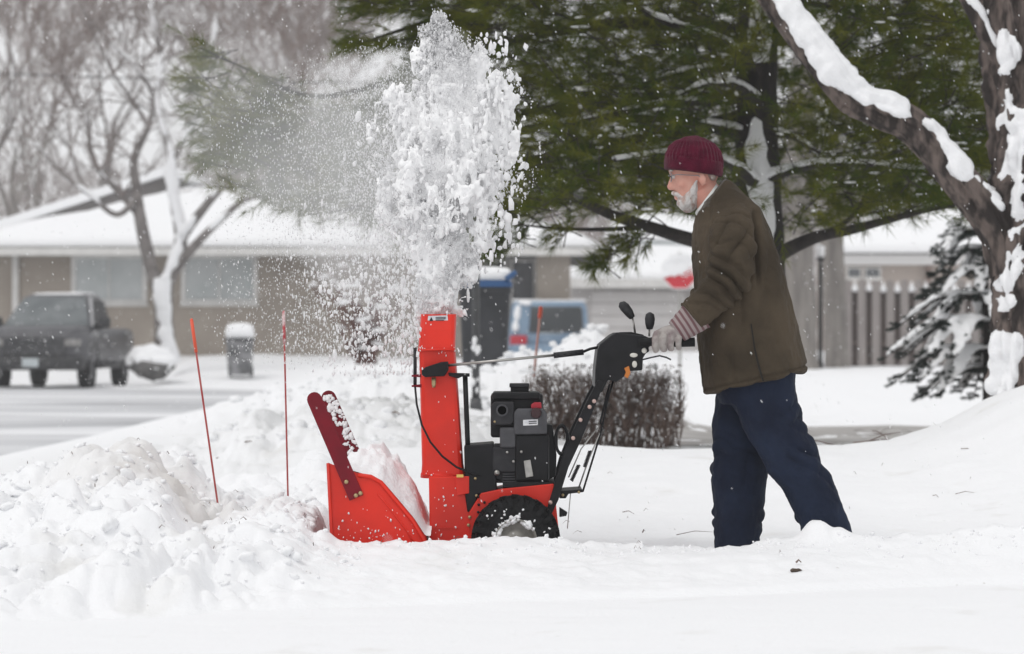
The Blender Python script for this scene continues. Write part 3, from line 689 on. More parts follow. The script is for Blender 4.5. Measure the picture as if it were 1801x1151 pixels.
def cuff_material():
    m = bpy.data.materials.new('striped_cuff'); m.use_nodes = True; N, L = m.node_tree.nodes, m.node_tree.links; b = N['Principled BSDF']; b.inputs['Roughness'].default_value = .85
    tc = N.new('ShaderNodeTexCoord'); mp = N.new('ShaderNodeMapping'); L.new(tc.outputs['Object'], mp.inputs['Vector']); mp.inputs['Rotation'].default_value = (0, math.radians(-57), 0)
    w = N.new('ShaderNodeTexWave'); w.wave_type = 'BANDS'; w.bands_direction = 'Z'; w.inputs['Scale'].default_value = 15; w.inputs['Distortion'].default_value = .6; L.new(mp.outputs['Vector'], w.inputs['Vector'])
    r = N.new('ShaderNodeValToRGB'); L.new(w.outputs['Fac'], r.inputs['Fac'])
    r.color_ramp.elements[0].position = .30; r.color_ramp.elements[0].color = (.15, .075, .08, 1); r.color_ramp.elements[1].position = .55; r.color_ramp.elements[1].color = (.30, .25, .245, 1)
    L.new(r.outputs['Color'], b.inputs['Base Color']); return m

def person():
    t = None
    # ---- body: one skin from head to feet
    mb = MB()
    mb.ellipsoid(P(1222, 291), (0.104, 0.076, 0.112), 24, 16)
    mb.section_loft([((1178, 296), (1240, 300), .058), ((1178, 306), (1240, 312), .062), ((1182, 318), (1238, 322), .064), ((1186, 332), (1236, 334), .060), ((1190, 346), (1232, 344), .052), ((1194, 357), (1226, 354), .042), ((1199, 365), (1216, 362), .028)], 24, 2.2)
    mb.section_loft([((1180, 306), (1190, 306), .009), ((1176.5, 318), (1190, 320), .012), ((1172.5, 329), (1190, 330), .017), ((1176, 335), (1192, 335), .014)], 12, 2.2)      # nose
    mb.ellipsoid(P(1181, 301), (0.012, 0.046, 0.010))                                   # brow
    mb.ellipsoid(P(1189, 345.5), (0.010, 0.024, 0.006)); mb.ellipsoid(P(1190, 350), (0.010, 0.022, 0.006))   # lips
    for s in (-1, 1):
        mb.ellipsoid(P(1233, 317) + Vector((0, s * .076, 0)), (0.017, 0.010, 0.030), 12, 8, -.25)     # ears
        mb.ellipsoid(P(1200, 325) + Vector((0, s * .046, 0)), (0.022, 0.018, 0.020), 12, 8)           # cheeks
    mb.section_loft([((1205, 350), (1256, 318), .058), ((1222, 362), (1266, 328), .062), ((1236, 382), (1290, 352), .075)], 20, 2.0)      # neck
    mb.section_loft([((1240, 390), (1320, 372), .15), ((1236, 450), (1345, 440), .17), ((1238, 520), (1362, 515), .17), ((1250, 600), (1380, 585), .17), ((1270, 690), (1385, 670), .16)], 24, 2.4)
    for s in (-1, 1):
        mb.tube([P(1285, 390, s * .16), P(1288, 430, s * .22), P(1287, 500, s * .245), P(1215, 550, s * .225), P(1195, 572, s * .22)], [.06, .055, .046, .030, .022], 14)
    mb.tube([P(1330, 690, -.09), P(1378, 800, -.10), P(1445, 930, -.10), P(1462, 985, -.10)], [.085, .062, .045, .04], 14)
    mb.tube([P(1302, 690, .09), P(1296, 810, .10), P(1300, 940, .10), P(1298, 1000, .10)], [.085, .06, .045, .04], 14)
    me = remesh(mb, 0.0055, 5)
    body = place(me, 'person', M_SKIN, None)
    tag(body, 'man in maroon knit cap and olive jacket pushing the snow blower', 'person')
    t = body; BASE[t.name] = Vector((0, 0, 0))

    # ---- jacket
    mb = MB()
    mb.section_loft([((1240, 692), (1414, 651), .235), ((1236, 660), (1408, 625), .24), ((1231, 610), (1400, 580), .24), ((1226, 555), (1389, 535), .24), ((1224, 500), (1376, 490), .245), ((1222, 450), (1364, 450), .245),
                     ((1222, 418), (1352, 408), .240), ((1224, 394), (1336, 368), .225), ((1228, 378), (1314, 348), .175), ((1236, 364), (1292, 330), .115), ((1246, 352), (1278, 320), .085)], 40, 2.5)
    me = remesh(mb, 0.0065, 3)
    def folds(co, no, sleeve=False):
        x, y, z = co.T
        px = x * 440 + CX; py = CY - (z - 1) * 440
        wx, wz = x + .05 * fbm(x * 5, y * 5, z * 5, 2, seed=81), z + .06 * fbm(x * 5, y * 5, z * 5, 2, seed=82)
        arm = np.full_like(x, 1.0 if sleeve else 0.0)
        el = np.exp(-(((px - 1262) / 45) ** 2 + ((py - 505) / 40) ** 2))
        up = np.exp(-(((px - 1285) / 40) ** 2 + ((py - 425) / 45) ** 2))
        crs = lambda a: 1 - 2 * np.abs(np.sin(a)) ** .7      # soft rolls between sharp creases
        d = arm * (-0.017 * el * crs((wx * .55 + wz * .83) * 58) - 0.014 * up * crs((wx * .86 - wz * .5) * 38) - .006 * crs((wx * .5 + wz * .8) * 50))
        body_ = 1 - arm
        d += body_ * (-.008 * crs((wx * .95 + wz * .28) * 24) * (.4 + .6 * sstep(-.2, .4, fbm(x * 4, y * 4, z * 4, 2, seed=85))) + .011 * fbm(x * 6, y * 6, z * 2.6, 3, seed=83))
        d += body_ * -.030 * np.exp(-((px - (1321 + (py - 370) * .03)) / 4.0) ** 2) * sstep(364, 385, py) * (1 - sstep(470, 520, py)) * (y < 0)      # armhole fold
        d += -.010 * (1 - arm) * np.exp(-((py - (684 - (px - 1240) * .235)) / 2.2) ** 2)                                                              # stitched hem
        d += .0025 * fbm(x * 34, y * 34, z * 34, 2, seed=84)
        return d
    displace(me, folds)
    jk = place(me, 'jacket', M_JACKET, t)
    for s in (-1, 1):
        mb = MB()
        mb.section_loft([((1262, 380), (1306, 358), .045, s * .150), ((1252, 394), (1320, 376), .062, s * .195), ((1247, 416), (1325, 406), .068, s * .228), ((1246, 446), (1325, 442), .068, s * .245), ((1246, 474), (1322, 482), .068, s * .256),
                         ((1240, 492), (1312, 510), .068, s * .262), ((1228, 508), (1288, 534), .064, s * .258), ((1213, 522), (1256, 560), .058, s * .248), ((1201, 536), (1233, 574), .053, s * .238)], 28, 2.1, Yr=s * .2)
        me = remesh(mb, 0.005, 2); displace(me, lambda co, no: folds(co, no, True)); place(me, 'sleeve', M_JACKET, t)
        a, b = P(1201, 536, s * .2), P(1233, 574, s * .2); c = (a + b) / 2; c.y = s * .238; h = (b - a) / 2 * 1.04
        MB().tube([c + Vector((h.x * math.cos(k * math.pi / 10), .055 * math.sin(k * math.pi / 10), h.z * math.cos(k * math.pi / 10))) for k in range(21)], .006, 8).build('sleeve_hem', M_JACKET, t, True)
    # collar, placket, vent, stitched pocket edge
    mb = MB().section_loft([((1228, 388), (1294, 338), .125), ((1224, 376), (1286, 326), .104), ((1227, 367), (1277, 315), .094), ((1232, 366), (1272, 317), .084)], 28, 2.1, cap=False)
    mb.build('jacket_collar', mat('brown_corduroy', (0.050, 0.037, 0.024), rough=.9, bump=.5, bscale=60, sheen=.3), t, True)
    MB().tube([P(1229, 380, -.03), P(1227, 420, -.03), P(1227, 500, -.03), P(1231, 560, -.03), P(1236, 620, -.03), P(1243, 688, -.03)], [.014] * 6, 8).build('jacket_placket', M_JACKET, t, True)
    yv = -.246
    MB().prism([(1320, 570), (1322, 570), (1329, 615), (1335, 640), (1342, 664), (1344, 671), (1341, 671), (1333, 645), (1326, 615)], -.2475, -.238, -.245).build('jacket_vent', mat('deep_seam', (.012, .010, .007), rough=.9), t)
    # shirt collar
    mb = MB().section_loft([((1229, 384), (1272, 336), .084), ((1222.5, 376), (1262, 326), .080), ((1224, 371), (1260, 323), .072)], 28, 2.1, cap=False)
    mb.build('shirt_collar', M_SHIRT, t, True)

    # ---- trousers
    mb = MB()
    mb.section_loft([((1258, 640), (1396, 615), .18), ((1258, 680), (1396, 655), .185), ((1266, 710), (1392, 700), .17)], 32, 2.4)
    mb.section_loft([((1270, 660), (1394, 640), .09), ((1283, 700), (1400, 688), .098), ((1302, 740), (1410, 735), .10), ((1326, 784), (1430, 780), .098), ((1350, 826), (1450, 820), .095), ((1378, 862), (1468, 852), .09), ((1394, 896), (1481, 888), .088), ((1407, 930), (1493, 925), .088), ((1418, 972), (1502, 962), .086)], 28, 2.2, Yc=-.095, Yr=-.095)
    mb.section_loft([((1262, 660), (1350, 660), .09), ((1258, 700), (1346, 700), .095), ((1252, 748), (1346, 750), .098), ((1255, 792), (1348, 795), .095), ((1256, 806), (1348, 808), .093), ((1250, 824), (1348, 830), .094), ((1253, 870), (1344, 876), .09), ((1257, 920), (1338, 924), .088), ((1259, 1004), (1332, 1004), .086)], 28, 2.2, Yc=.095, Yr=.095)
    me = remesh(mb, 0.0065, 3)
    def tfolds(co, no):
        x, y, z = co.T; px = x * 440 + CX; py = CY - (z - 1) * 440
        wx, wz = x + .05 * fbm(x * 6, y * 6, z * 6, 2, seed=91), z + .05 * fbm(x * 6, y * 6, z * 6, 2, seed=92)
        knee = np.exp(-((py - 800) / 55) ** 2); hip = np.exp(-((py - 725) / 30) ** 2); ank = np.exp(-((py - 915) / 35) ** 2)
        crs = lambda a: 1 - 2 * np.abs(np.sin(a)) ** .7
        loc = sstep(-.15, .35, fbm(x * 7 + 3, y * 7, z * 7, 2, seed=98)); d = 1.35 * loc * (-.007 * knee * crs((wz * .93 + wx * .36) * 44) - .006 * hip * crs((wz * .85 - wx * .52) * 46) - .007 * ank * crs((wz * .9 + wx * .4) * 52)) - .003 * crs((wx * .98 - wz * .2) * 26)
        return d + .007 * fbm(x * 9, y * 9, z * 4, 3, seed=93) + .002 * fbm(x * 40, y * 40, z * 40, 2, seed=94)
    displace(me, tfolds)
    place(me, 'trousers', M_DENIM, t)
    # boots, sunk in the snow
    for (hx, hy, Yb, tilt) in ((1298, 1000, .095, 0.0), (1462, 985, -.095, -0.6)):
        c = P(hx, hy, Yb); mb = MB(); M_ = Matrix.Rotation(tilt, 3, 'Y')
        rings = []
        for (xx, zl, zh, w) in ((.085, -.06, .05, .03), (.07, -.075, .07, .042), (.0, -.08, .07, .046), (-.06, -.08, .035, .046), (-.13, -.08, .01, .05), (-.18, -.078, -.01, .046), (-.215, -.07, -.03, .028)):
            rings.append([c + M_ @ Vector((xx, w * math.cos(k * math.pi / 7), (zl + zh) / 2 + (zh - zl) / 2 * math.sin(k * math.pi / 7))) for k in range(14)])
        mb.rings(rings).build('boot', mat('dark_boot', (.02, .017, .014), rough=.7), t, True)

    # ---- knit cap
    mb = MB().section_loft([((1172, 294), (1268, 308), .088), ((1168.5, 283), (1272, 295), .099), ((1170, 271), (1271, 281), .101), ((1177, 259), (1267, 267), .094), ((1188, 249), (1257, 254), .078), ((1201, 242.5), (1243, 245.5), .052), ((1212, 239.5), (1230, 240.5), .022)], 40, 2.15)
    me = remesh(mb, 0.0032, 2)
    displace(me, lambda co, no: .003 * fbm(co[:, 0] * 22, co[:, 1] * 22, co[:, 2] * 22, 3, seed=95) + .0022 * np.sin(np.arctan2(co[:, 1], co[:, 0] - P(1220, 0).x) * 38))
    cap = place(me, 'knit_cap', M_HAT, t)
    mb = MB().section_loft([((1172, 299), (1266, 312), .090), ((1168, 297), (1270, 311), .098), ((1167.5, 288), (1272, 303), .103), ((1168.5, 279), (1272, 293), .103), ((1170, 274), (1271, 287), .101)], 40, 2.15, cap=False)
    me = remesh_open(mb); place(me, 'cap_band', M_HAT, t)
    # ---- beard, moustache, hair at the nape, eyebrow
    mb = MB()
    mb.section_loft([((1220, 317), (1229, 319), .0648), ((1211, 329), (1231, 332), .0662), ((1201, 339), (1232, 341), .066), ((1191, 348), (1231, 350), .063), ((1191, 359), (1229, 360), .057), ((1197, 368), (1223, 367), .044), ((1206, 374), (1217, 373), .022)], 28, 2.1)
    mb.section_loft([((1181, 337), (1196, 337), .022), ((1180.5, 341), (1202, 341), .040), ((1186, 346), (1206, 347), .046)], 20, 2.1)
    me = remesh(mb, 0.0045, 2)
    displace(me, lambda co, no: .004 * fbm(co[:, 0] * 50, co[:, 1] * 50, co[:, 2] * 28, 3, seed=96))
    place(me, 'beard', M_BEARD, t)
    mb = MB().section_loft([((1236, 302), (1262, 305), .077), ((1240, 312), (1260, 313), .070), ((1247, 319), (1257, 319), .060)], 24, 2.1)
    place(remesh(mb, .005, 2), 'hair', mat('grey_hair', (.36, .30, .27), rough=.9, col2=(.28, .2, .17), scale=60, bump=.5, bscale=200), t)
    MB().tube([P(1178, 303) + Vector((0, -.018, 0)), P(1177.5, 301) + Vector((0, -.034, 0)), P(1182, 302) + Vector((0, -.052, 0))], [.003, .0045, .003], 8).build('eyebrow', M_BEARD, t, True)
    eye = MB().ellipsoid(P(1184, 312) + Vector((0, -.033, 0)), (.011, .011, .009), 12, 8); eye.build('eye', mat('eye_white', (.55, .5, .48), rough=.3), t, True)
    MB().ellipsoid(P(1184, 312) + Vector((-.0085, -.0355, 0)), (.005, .005, .005), 10, 6).build('iris', mat('iris_dark', (.03, .03, .035), rough=.2), t, True)
    # ---- spectacles
    gl = thing_part('spectacles', t)
    for s in (-1, 1):
        c = P(1178.5, 313) + Vector((0, s * .036, 0)); rim = []
        for k in range(20):
            a = 2 * math.pi * k / 20; rim.append(c + Vector((.004 * abs(math.cos(a)), .025 * math.cos(a), .019 * math.sin(a))))
        rr = []
        for i, q in enumerate(rim):
            n = (q - c).normalized(); rr.append([q + n * .0016 * math.cos(k * math.pi / 3) + Vector((1, 0, 0)) * .0016 * math.sin(k * math.pi / 3) for k in range(6)])
        MB().rings(rr, closed=True).build('lens_rim', M_GLASS, gl, True)
        MB().tube([c + Vector((.004, s * .025, .006)), P(1190, 309) + Vector((0, s * .069, 0)), P(1226, 311) + Vector((0, s * .082, 0)), P(1234, 318) + Vector((0, s * .082, 0))], .0018, 6).build('temple_arm', M_GLASS, gl, True)
        glass = bpy.data.materials.get('spectacle_lens')
        if not glass:
            glass = bpy.data.materials.new('spectacle_lens'); glass.use_nodes = True; N, L = glass.node_tree.nodes, glass.node_tree.links
            tr = N.new('ShaderNodeBsdfTransparent'); gg = N.new('ShaderNodeBsdfGlossy'); gg.inputs['Roughness'].default_value = .05; mx = N.new('ShaderNodeMixShader'); mx.inputs['Fac'].default_value = .18
            L.new(tr.outputs[0], mx.inputs[1]); L.new(gg.outputs[0], mx.inputs[2]); L.new(mx.outputs[0], N['Material Output'].inputs['Surface'])
        MB().add([c] + rim, [(0, i + 1, (i + 1) % 20 + 1) for i in range(20)]).build('lens', glass, gl, True)
    MB().tube([P(1177, 310) + Vector((0, -.011, 0)), P(1175.5, 309) + Vector((0, 0, 0)), P(1177, 310) + Vector((0, .011, 0))], .0016, 6).build('nose_bridge', M_GLASS, gl, True)

    # ---- gloves closed on the grips
    for s in (-1, 1):
        Yg = s * .20 - (0.0 if s < 0 else .005)
        def G(px, py, off): return P(px, py, Yg) + Vector((0, s * off, 0))      # off > 0: away from the machine's middle
        mb = MB()
        mb.tube([G(1158, 588, .004), G(1172, 586, .006), G(1188, 584, .006), G(1200, 577, .008), G(1212, 567, .012)], [.024, .036, .040, .038, .038], 14, squash=(1.1, .78))
        for k, (ln, r) in enumerate(((2.0, .0138), (1.5, .0136), (1.1, .0130), (.5, .0118))):
            x = 1153.5 + 13.4 * k
            mb.tube([G(x + 9, 585, .012), G(x + 1.5, 587, .030), G(x - 1.5, 596, .037), G(x - 1.5, 603 + 3 * ln, .033), G(x, 610 + 3 * ln, .016), G(x + 1, 611 + 2 * ln, -.004)], [r * 1.05, r * 1.1, r * 1.08, r, r * .95, r * .8], 10)
        mb.tube([G(1190, 590, -.012), G(1176, 592, -.030), G(1162, 598, -.030), G(1154, 603, -.018)], [.016, .0145, .013, .011], 10)        # thumb on the inner side
        me = remesh(mb, .0028, 1)
        displace(me, lambda co, no: .0018 * fbm(co[:, 0] * 45, co[:, 1] * 45, co[:, 2] * 45, 2, seed=97))
        place(me, 'glove', M_GLOVE, t)
        a, b = G(1190, 584, .008), G(1228, 552, .022); ax = (b - a); u = Vector((0, 1, 0)); w = ax.normalized().cross(u)
        rings = []
        for i in range(9):
            q = a + ax * (i / 8); r = .046 + .021 * (i / 8) + .0015 * math.sin(i * 2.5)
            rings.append([q + u * r * .92 * math.cos(k * math.pi / 12) + w * r * 1.05 * math.sin(k * math.pi / 12) for k in range(24)])
        MB().rings(rings).build('glove_cuff', M_CUFF, t, True)
        # black sleeve end knob seen past the cuff
    return t

def remesh_open(mb):
    """solid shell from an open band"""
    me = mb.mesh('tmp'); bm = bmesh.new(); bm.from_mesh(me)
    bmesh.ops.recalc_face_normals(bm, faces=bm.faces); bmesh.ops.solidify(bm, geom=bm.faces[:], thickness=.006); bmesh.ops.subdivide_edges(bm, edges=bm.edges[:], cuts=1, use_grid_fill=True)
    bmesh.ops.recalc_face_normals(bm, faces=bm.faces); bm.to_mesh(me); bm.free(); return me

M_CUFF = cuff_material()
person()

# ------------------------------------------------------------------ buildings
M_STUCCO = mat('tan_stucco', (0.37, 0.325, 0.28), rough=0.9, col2=(0.31, 0.27, 0.23), scale=1.5, bump=0.3, bscale=12)
M_TRIM = mat('white_trim', (0.70, 0.69, 0.67), rough=0.6, col2=(0.6, 0.59, 0.57), scale=3)
M_PANE = mat('window_pane', (0.42, 0.45, 0.45), rough=0.15, col2=(0.52, 0.54, 0.54), scale=1.2, spec=0.5)
M_DARKPANE = mat('dark_pane', (0.03, 0.035, 0.04), rough=0.12, col2=(0.06, 0.065, 0.07), scale=1.0)
M_GABLE = mat('grey_gable', (0.20, 0.185, 0.18), rough=0.9, col2=(0.16, 0.15, 0.145), scale=2)
M_SIDING = mat('pale_siding', (0.50, 0.48, 0.47), rough=0.8, col2=(0.44, 0.42, 0.41), scale=1)
M_ROOFDK = mat('dark_shingle', (0.05, 0.048, 0.047), rough=0.9, vary=.3, scale=6)

def snow_slab(name, parent, quad, thick, n=(40, 10), seed=1, lip=0.10):
    """a drifted snow sheet lying on a roof slope: quad = eave-left, eave-right, ridge-right, ridge-left (world points)"""
    a, b, c, d = [Vector(q) for q in quad]; v = []; f = []; nx, ny = n
    for i in range(nx):
        for j in range(ny):
            s, t_ = i / (nx - 1), j / (ny - 1); p = (a.lerp(b, s)).lerp(d.lerp(c, s), t_)
            h = thick * (1 - (1 - min(1, t_ * 4)) ** 2 * 0.75) * (1 + .25 * float(vnoise(p.x * .9, p.y * .9, p.z, seed=seed)))
            v.append((p.x, p.y - lip * (1 - min(1, t_ * 4)) * .3, p.z + h))
    m = len(v)
    for i in range(nx):
        for j in range(ny):
            s, t_ = i / (nx - 1), j / (ny - 1); p = (a.lerp(b, s)).lerp(d.lerp(c, s), t_); v.append((p.x, p.y, p.z + 0.004))
    for i in range(nx - 1):
        for j in range(ny - 1):
            q = i * ny + j; f.append((q, q + ny, q + ny + 1, q + 1)); f.append((m + q, m + q + 1, m + q + ny + 1, m + q + ny))
    for i in range(nx - 1):
        q = i * ny; f.append((q, m + q, m + q + ny, q + ny)); q = i * ny + ny - 1; f.append((q, q + ny, m + q + ny, m + q))
    for j in range(ny - 1):
        f.append((j, j + 1, m + j + 1, m + j)); q = (nx - 1) * ny + j; f.append((q, m + q, m + q + 1, q + 1))
    return MB().add(v, f).build(name, M_SNOW, parent, True)

def pxbox(mb, x0, y0, x1, y1, Y0, Y1):
    a, b = P(x0, y1, Y0), P(x1, y0, Y0); return mb.box((a.x, Y0, a.z), (b.x, Y1, b.z))

def window(parent, x0, y0, x1, y1, Y, fw, panes=2, pane=None):
    w = thing_part('window', parent)
    fr = MB(); pxbox(fr, x0, y0, x1, y0 + fw, Y - .06, Y + .02); pxbox(fr, x0, y1 - fw, x1, y1, Y - .06, Y + .02)
    pxbox(fr, x0, y0 + fw, x0 + fw, y1 - fw, Y - .058, Y + .02); pxbox(fr, x1 - fw, y0 + fw, x1, y1 - fw, Y - .058, Y + .02)
    fr.build('window_frame', M_TRIM, w)
    n = panes; W = (x1 - x0 - 2 * fw) / n
    for k in range(n):
        pxbox(MB(), 0, 0, 1, 1, Y, Y + .1)
        m = MB(); pxbox(m, x0 + fw + W * k + .3, y0 + fw, x0 + fw + W * (k + 1) - .3, y1 - fw, Y - .02, Y + .01); m.build('pane', pane or M_PANE, w)
        if k: m = MB(); pxbox(m, x0 + fw + W * k - 1.2, y0 + fw, x0 + fw + W * k + 1.2, y1 - fw, Y - .045, Y - .022); m.build('mullion', M_TRIM, w)
    m = MB(); pxbox(m, x0 - 2, y1, x1 + 2, y1 + 4, Y - .12, Y + .02); m.build('sill', M_TRIM, w)
    return w

def left_house():
    Y = 58.0
    t = thing('bungalow', 'long tan bungalow with snowy low roof and two white-framed windows', 'house', (X(400, Y), Y, 0.4))
    def pb(name, m, x0, y0, x1, y1, Y0, Y1, bev=0):
        b = MB(); pxbox(b, x0, y0, x1, y1, Y0, Y1); return b.build(name, m, t, bevel=bev)
    pb('wall', M_STUCCO, -50, 442, 848, 650, Y, Y + 9)
    pb('wall', M_STUCCO, 944, 446, 1003, 650, Y - .3, Y + 9)
    pb('porch_wall', mat('porch_grey', (.34, .33, .33), rough=.9, vary=.1, scale=2), 848, 446, 944, 650, Y + .8, Y + 9)  # greyer than the stucco on either side
    window(t, 125, 447, 258, 535, Y, 8, 2); window(t, 318, 447, 453, 535, Y, 8, 2)
    window(t, 852, 457, 890, 480, Y + .8, 4, 1, M_DARKPANE)
    d = thing_part('door', t)
    m = MB(); pxbox(m, 902, 461, 938, 600, Y + .76, Y + .84); m.build('door_leaf', mat('door_paint', (.13, .135, .15), rough=.5, vary=.2, scale=3), d)
    m = MB(); pxbox(m, 897, 456, 902, 600, Y + .70, Y + .84); pxbox(m, 938, 456, 945, 600, Y + .70, Y + .84); pxbox(m, 902, 456, 938, 461, Y + .70, Y + .84); m.build('door_frame', M_TRIM, d)
    m = MB(); p = P(934, 530, Y + .74); m.ellipsoid(p, (.03, .03, .03), 10, 6); m.build('door_handle', M_STEEL, d, True)
    # roof slab, fascia, gutter, snow
    e = Y - .9
    xl, xr = X(-70, e), X(1056, e); ze = Z(441, e)
    ridgeY = Y + 4.5; zr = Z(350, ridgeY)
    quad = [(xl, e, ze + .08), (xr, e, ze + .08), (X(690, ridgeY), ridgeY, zr), (X(330, ridgeY), ridgeY, zr)]
    MB().add([quad[0], quad[1], quad[2], quad[3], (xl, Y + 10, ze + .08), (xr, Y + 10, ze + .08), (xl, e, ze - .1), (xr, e, ze - .1), (xl, Y + 10, ze - .1), (xr, Y + 10, ze - .1)],
             [(0, 1, 2, 3), (3, 2, 5, 4), (0, 3, 4), (1, 5, 2), (6, 7, 1, 0), (8, 4, 5, 9), (6, 0, 4, 8), (7, 9, 5, 1), (6, 8, 9, 7)]).build('roof', M_ROOFDK, t)
    snow_slab('roof_snow', t, quad, .26, (60, 12), 3)
    snow_slab('roof_snow', t, [(xl, Y + 10, ze + .08), quad[0], quad[3], quad[3]], .26, (12, 12), 4)
    snow_slab('roof_snow', t, [quad[1], (xr, Y + 10, ze + .08), quad[2], quad[2]], .26, (12, 12), 5)
    MB().box((xl, e - .12, ze - .12), (xr, e - .002, ze + .06)).build('gutter', M_TRIM, t, bevel=.02)
    m = MB(); pxbox(m, 21, 441, 32, 640, Y - .12, Y - .005); m.build('downpipe', M_TRIM, t, bevel=.02)
    # cross gable behind, its rake white with snow
    G = Y + 5.5
    m = MB().prism([(-120, 446), (292, 312), (560, 400), (560, 446)], G, G + .3); m.build('gable_wall', M_GABLE, t)
    a, b = P(-140, 447, G - .3), P(296, 307, G - .3); dz = Vector((0, 0, .22))
    m = MB()
    for (p, q) in ((a, b), (b, P(600, 408, G - .3))):
        m.add([p, q, q + dz, p + dz, p + Vector((0, 6, 0)), q + Vector((0, 6, 0)), q + dz + Vector((0, 6, 0)), p + dz + Vector((0, 6, 0))], [(0, 1, 2, 3), (7, 6, 5, 4), (0, 4, 5, 1), (1, 5, 6, 2), (2, 6, 7, 3), (3, 7, 4, 0)])
    m.build('gable_roof_snow', M_SNOW, t)
    return t
left_house()

def garage_house():
    Y = 73.0
    t = thing('garage', 'pale garage under a thick snow roof behind the red octagonal sign', 'garage', (X(1110, Y), Y, .5))
    m = MB(); pxbox(m, 1004, 492, 1340, 640, Y, Y + 7); m.build('wall', M_SIDING, t)
    quad = [(X(996, Y - .5), Y - .5, Z(493, Y - .5)), (X(1360, Y - .5), Y - .5, Z(493, Y - .5)), (X(1300, Y + 4), Y + 4, Z(452, Y + 4)), (X(1002, Y + 4), Y + 4, Z(452, Y + 4))]
    a, b, c, d = [Vector(q) for q in quad]
    MB().add([a, b, c, d, a - Vector((0, 0, .15)), b - Vector((0, 0, .15)), c - Vector((0, 0, .6)), d - Vector((0, 0, .6))], [(0, 1, 2, 3), (7, 6, 5, 4), (0, 4, 5, 1), (1, 5, 6, 2), (2, 6, 7, 3), (3, 7, 4, 0)]).build('roof', M_ROOFDK, t)
    snow_slab('roof_snow', t, quad, .34, (24, 10), 8)
    MB().box((a.x, a.y - .1, a.z - .22), (b.x, a.y - .005, a.z + .02)).build('fascia', M_TRIM, t)
    dr = thing_part('garage_door', t)
    for k in range(4):
        m = MB(); pxbox(m, 1040, 512 + 22 * k, 1205, 532.5 + 22 * k, Y - .05, Y + .02); m.build('door_panel', mat('door_white', (.6, .58, .57), rough=.7, vary=.06, scale=2), dr, bevel=.01)
    # the taller roof behind it
    u = thing('far_roof', 'pale two-storey house end rising behind the garage', 'house', (X(1170, Y + 12), Y + 12, .6))
    m = MB(); pxbox(m, 1080, 420, 1400, 620, Y + 12, Y + 18); m.build('wall', mat('pale_aqua_siding', (.58, .62, .62), rough=.8, vary=.06, scale=1), u)
    snow_slab('roof_snow', u, [(X(1060, Y + 11.6), Y + 11.6, Z(424, Y + 11.6)), (X(1420, Y + 11.6), Y + 11.6, Z(424, Y + 11.6)), (X(1380, Y + 15), Y + 15, Z(392, Y + 15)), (X(1100, Y + 15), Y + 15, Z(392, Y + 15))], .3, (20, 8), 9)
garage_house()

def right_house():
    Y = 70.0
    t = thing('ranch_house', 'low house with deep snow roof behind the picket fence', 'house', (X(1620, Y), Y, .5))
    m = MB(); pxbox(m, 1488, 450, 1900, 660, Y, Y + 8); m.build('wall', mat('tan_siding', (.42, .36, .32), rough=.85, vary=.1, scale=1.2), t)
    m = MB(); pxbox(m, 1470, 448, 1920, 466, Y - .3, Y - .02); m.build('soffit', mat('soffit_white', (.66, .65, .64), rough=.7), t)
    m = MB(); pxbox(m, 1476, 443, 1910, 448, Y - .34, Y - .03); m.build('gutter', mat('gutter_grey', (.16, .15, .15), rough=.5), t)
    window(t, 1489, 470, 1516, 490, Y, 3, 1, mat('grey_pane', (.12, .13, .14), rough=.2)); window(t, 1520, 470, 1550, 490, Y, 3, 1, MATS['grey_pane'])
    m = MB(); pxbox(m, 1629, 448, 1637, 640, Y - .2, Y - .03); m.build('porch_post', mat('brown_post', (.2, .14, .12), rough=.8), t)
    e = Y - .5
    snow_slab('roof_snow', t, [(X(1468, e), e, Z(445, e)), (X(1930, e), e, Z(445, e)), (X(1880, Y + 6), Y + 6, Z(358, Y + 6)), (X(1560, Y + 6), Y + 6, Z(372, Y + 6))], .34, (30, 10), 12)
right_house()

def fence():
    Y = 51.0
    t = thing('wooden_fence', 'weathered grey board fence with snow on its rails', 'fence', (X(1600, Y), Y, .45))
    me_cache = {}
    mw = mat('weathered_board', (.33, .30, .285), rough=.9, col2=(.26, .235, .225), scale=5, stretch=(1, 1, .15), bump=.3, bscale=10)
    mb_ = mat('shaded_board', (.115, .085, .075), rough=.9, col2=(.085, .065, .058), scale=5, stretch=(1, 1, .15))  # back boards and rails: shade of the gaps put into the colour
    zb = Z(648, Y)
    for k in range(-1, 13):
        px = 1484 + 25 * k
        top = 492 + rng.uniform(-2, 2)
        MB().prism([(px, 650), (px, top + 4), (px + 3, top), (px + 11, top), (px + 14, top + 4), (px + 14, 650)], Y, Y + .025).build('board', mw, t)
        MB().prism([(px + 12.5, 650), (px + 12.5, top + 12), (px + 26.5, top + 12), (px + 26.5, 650)], Y + .11, Y + .135).build('board', mb_, t)
        # snow lodged in the gap on the upper rail
        q = P(px + 19.5, top + 16, Y + .03); mbs = MB().ellipsoid(q, (.075, .07, .07), 10, 8); q2 = q + Vector((0, 0, .10)); mbs.tube([q, q2, q2 + Vector((0, 0, .07))], [.055, .03, .004], 8)
        mbs.build('snow_cap', M_SNOWSOFT, t, True)
    for zz in (508, 600):
        m = MB(); pxbox(m, 1455, zz, 1810, zz + 7, Y + .027, Y + .105); m.build('rail', mb_, t)
fence()

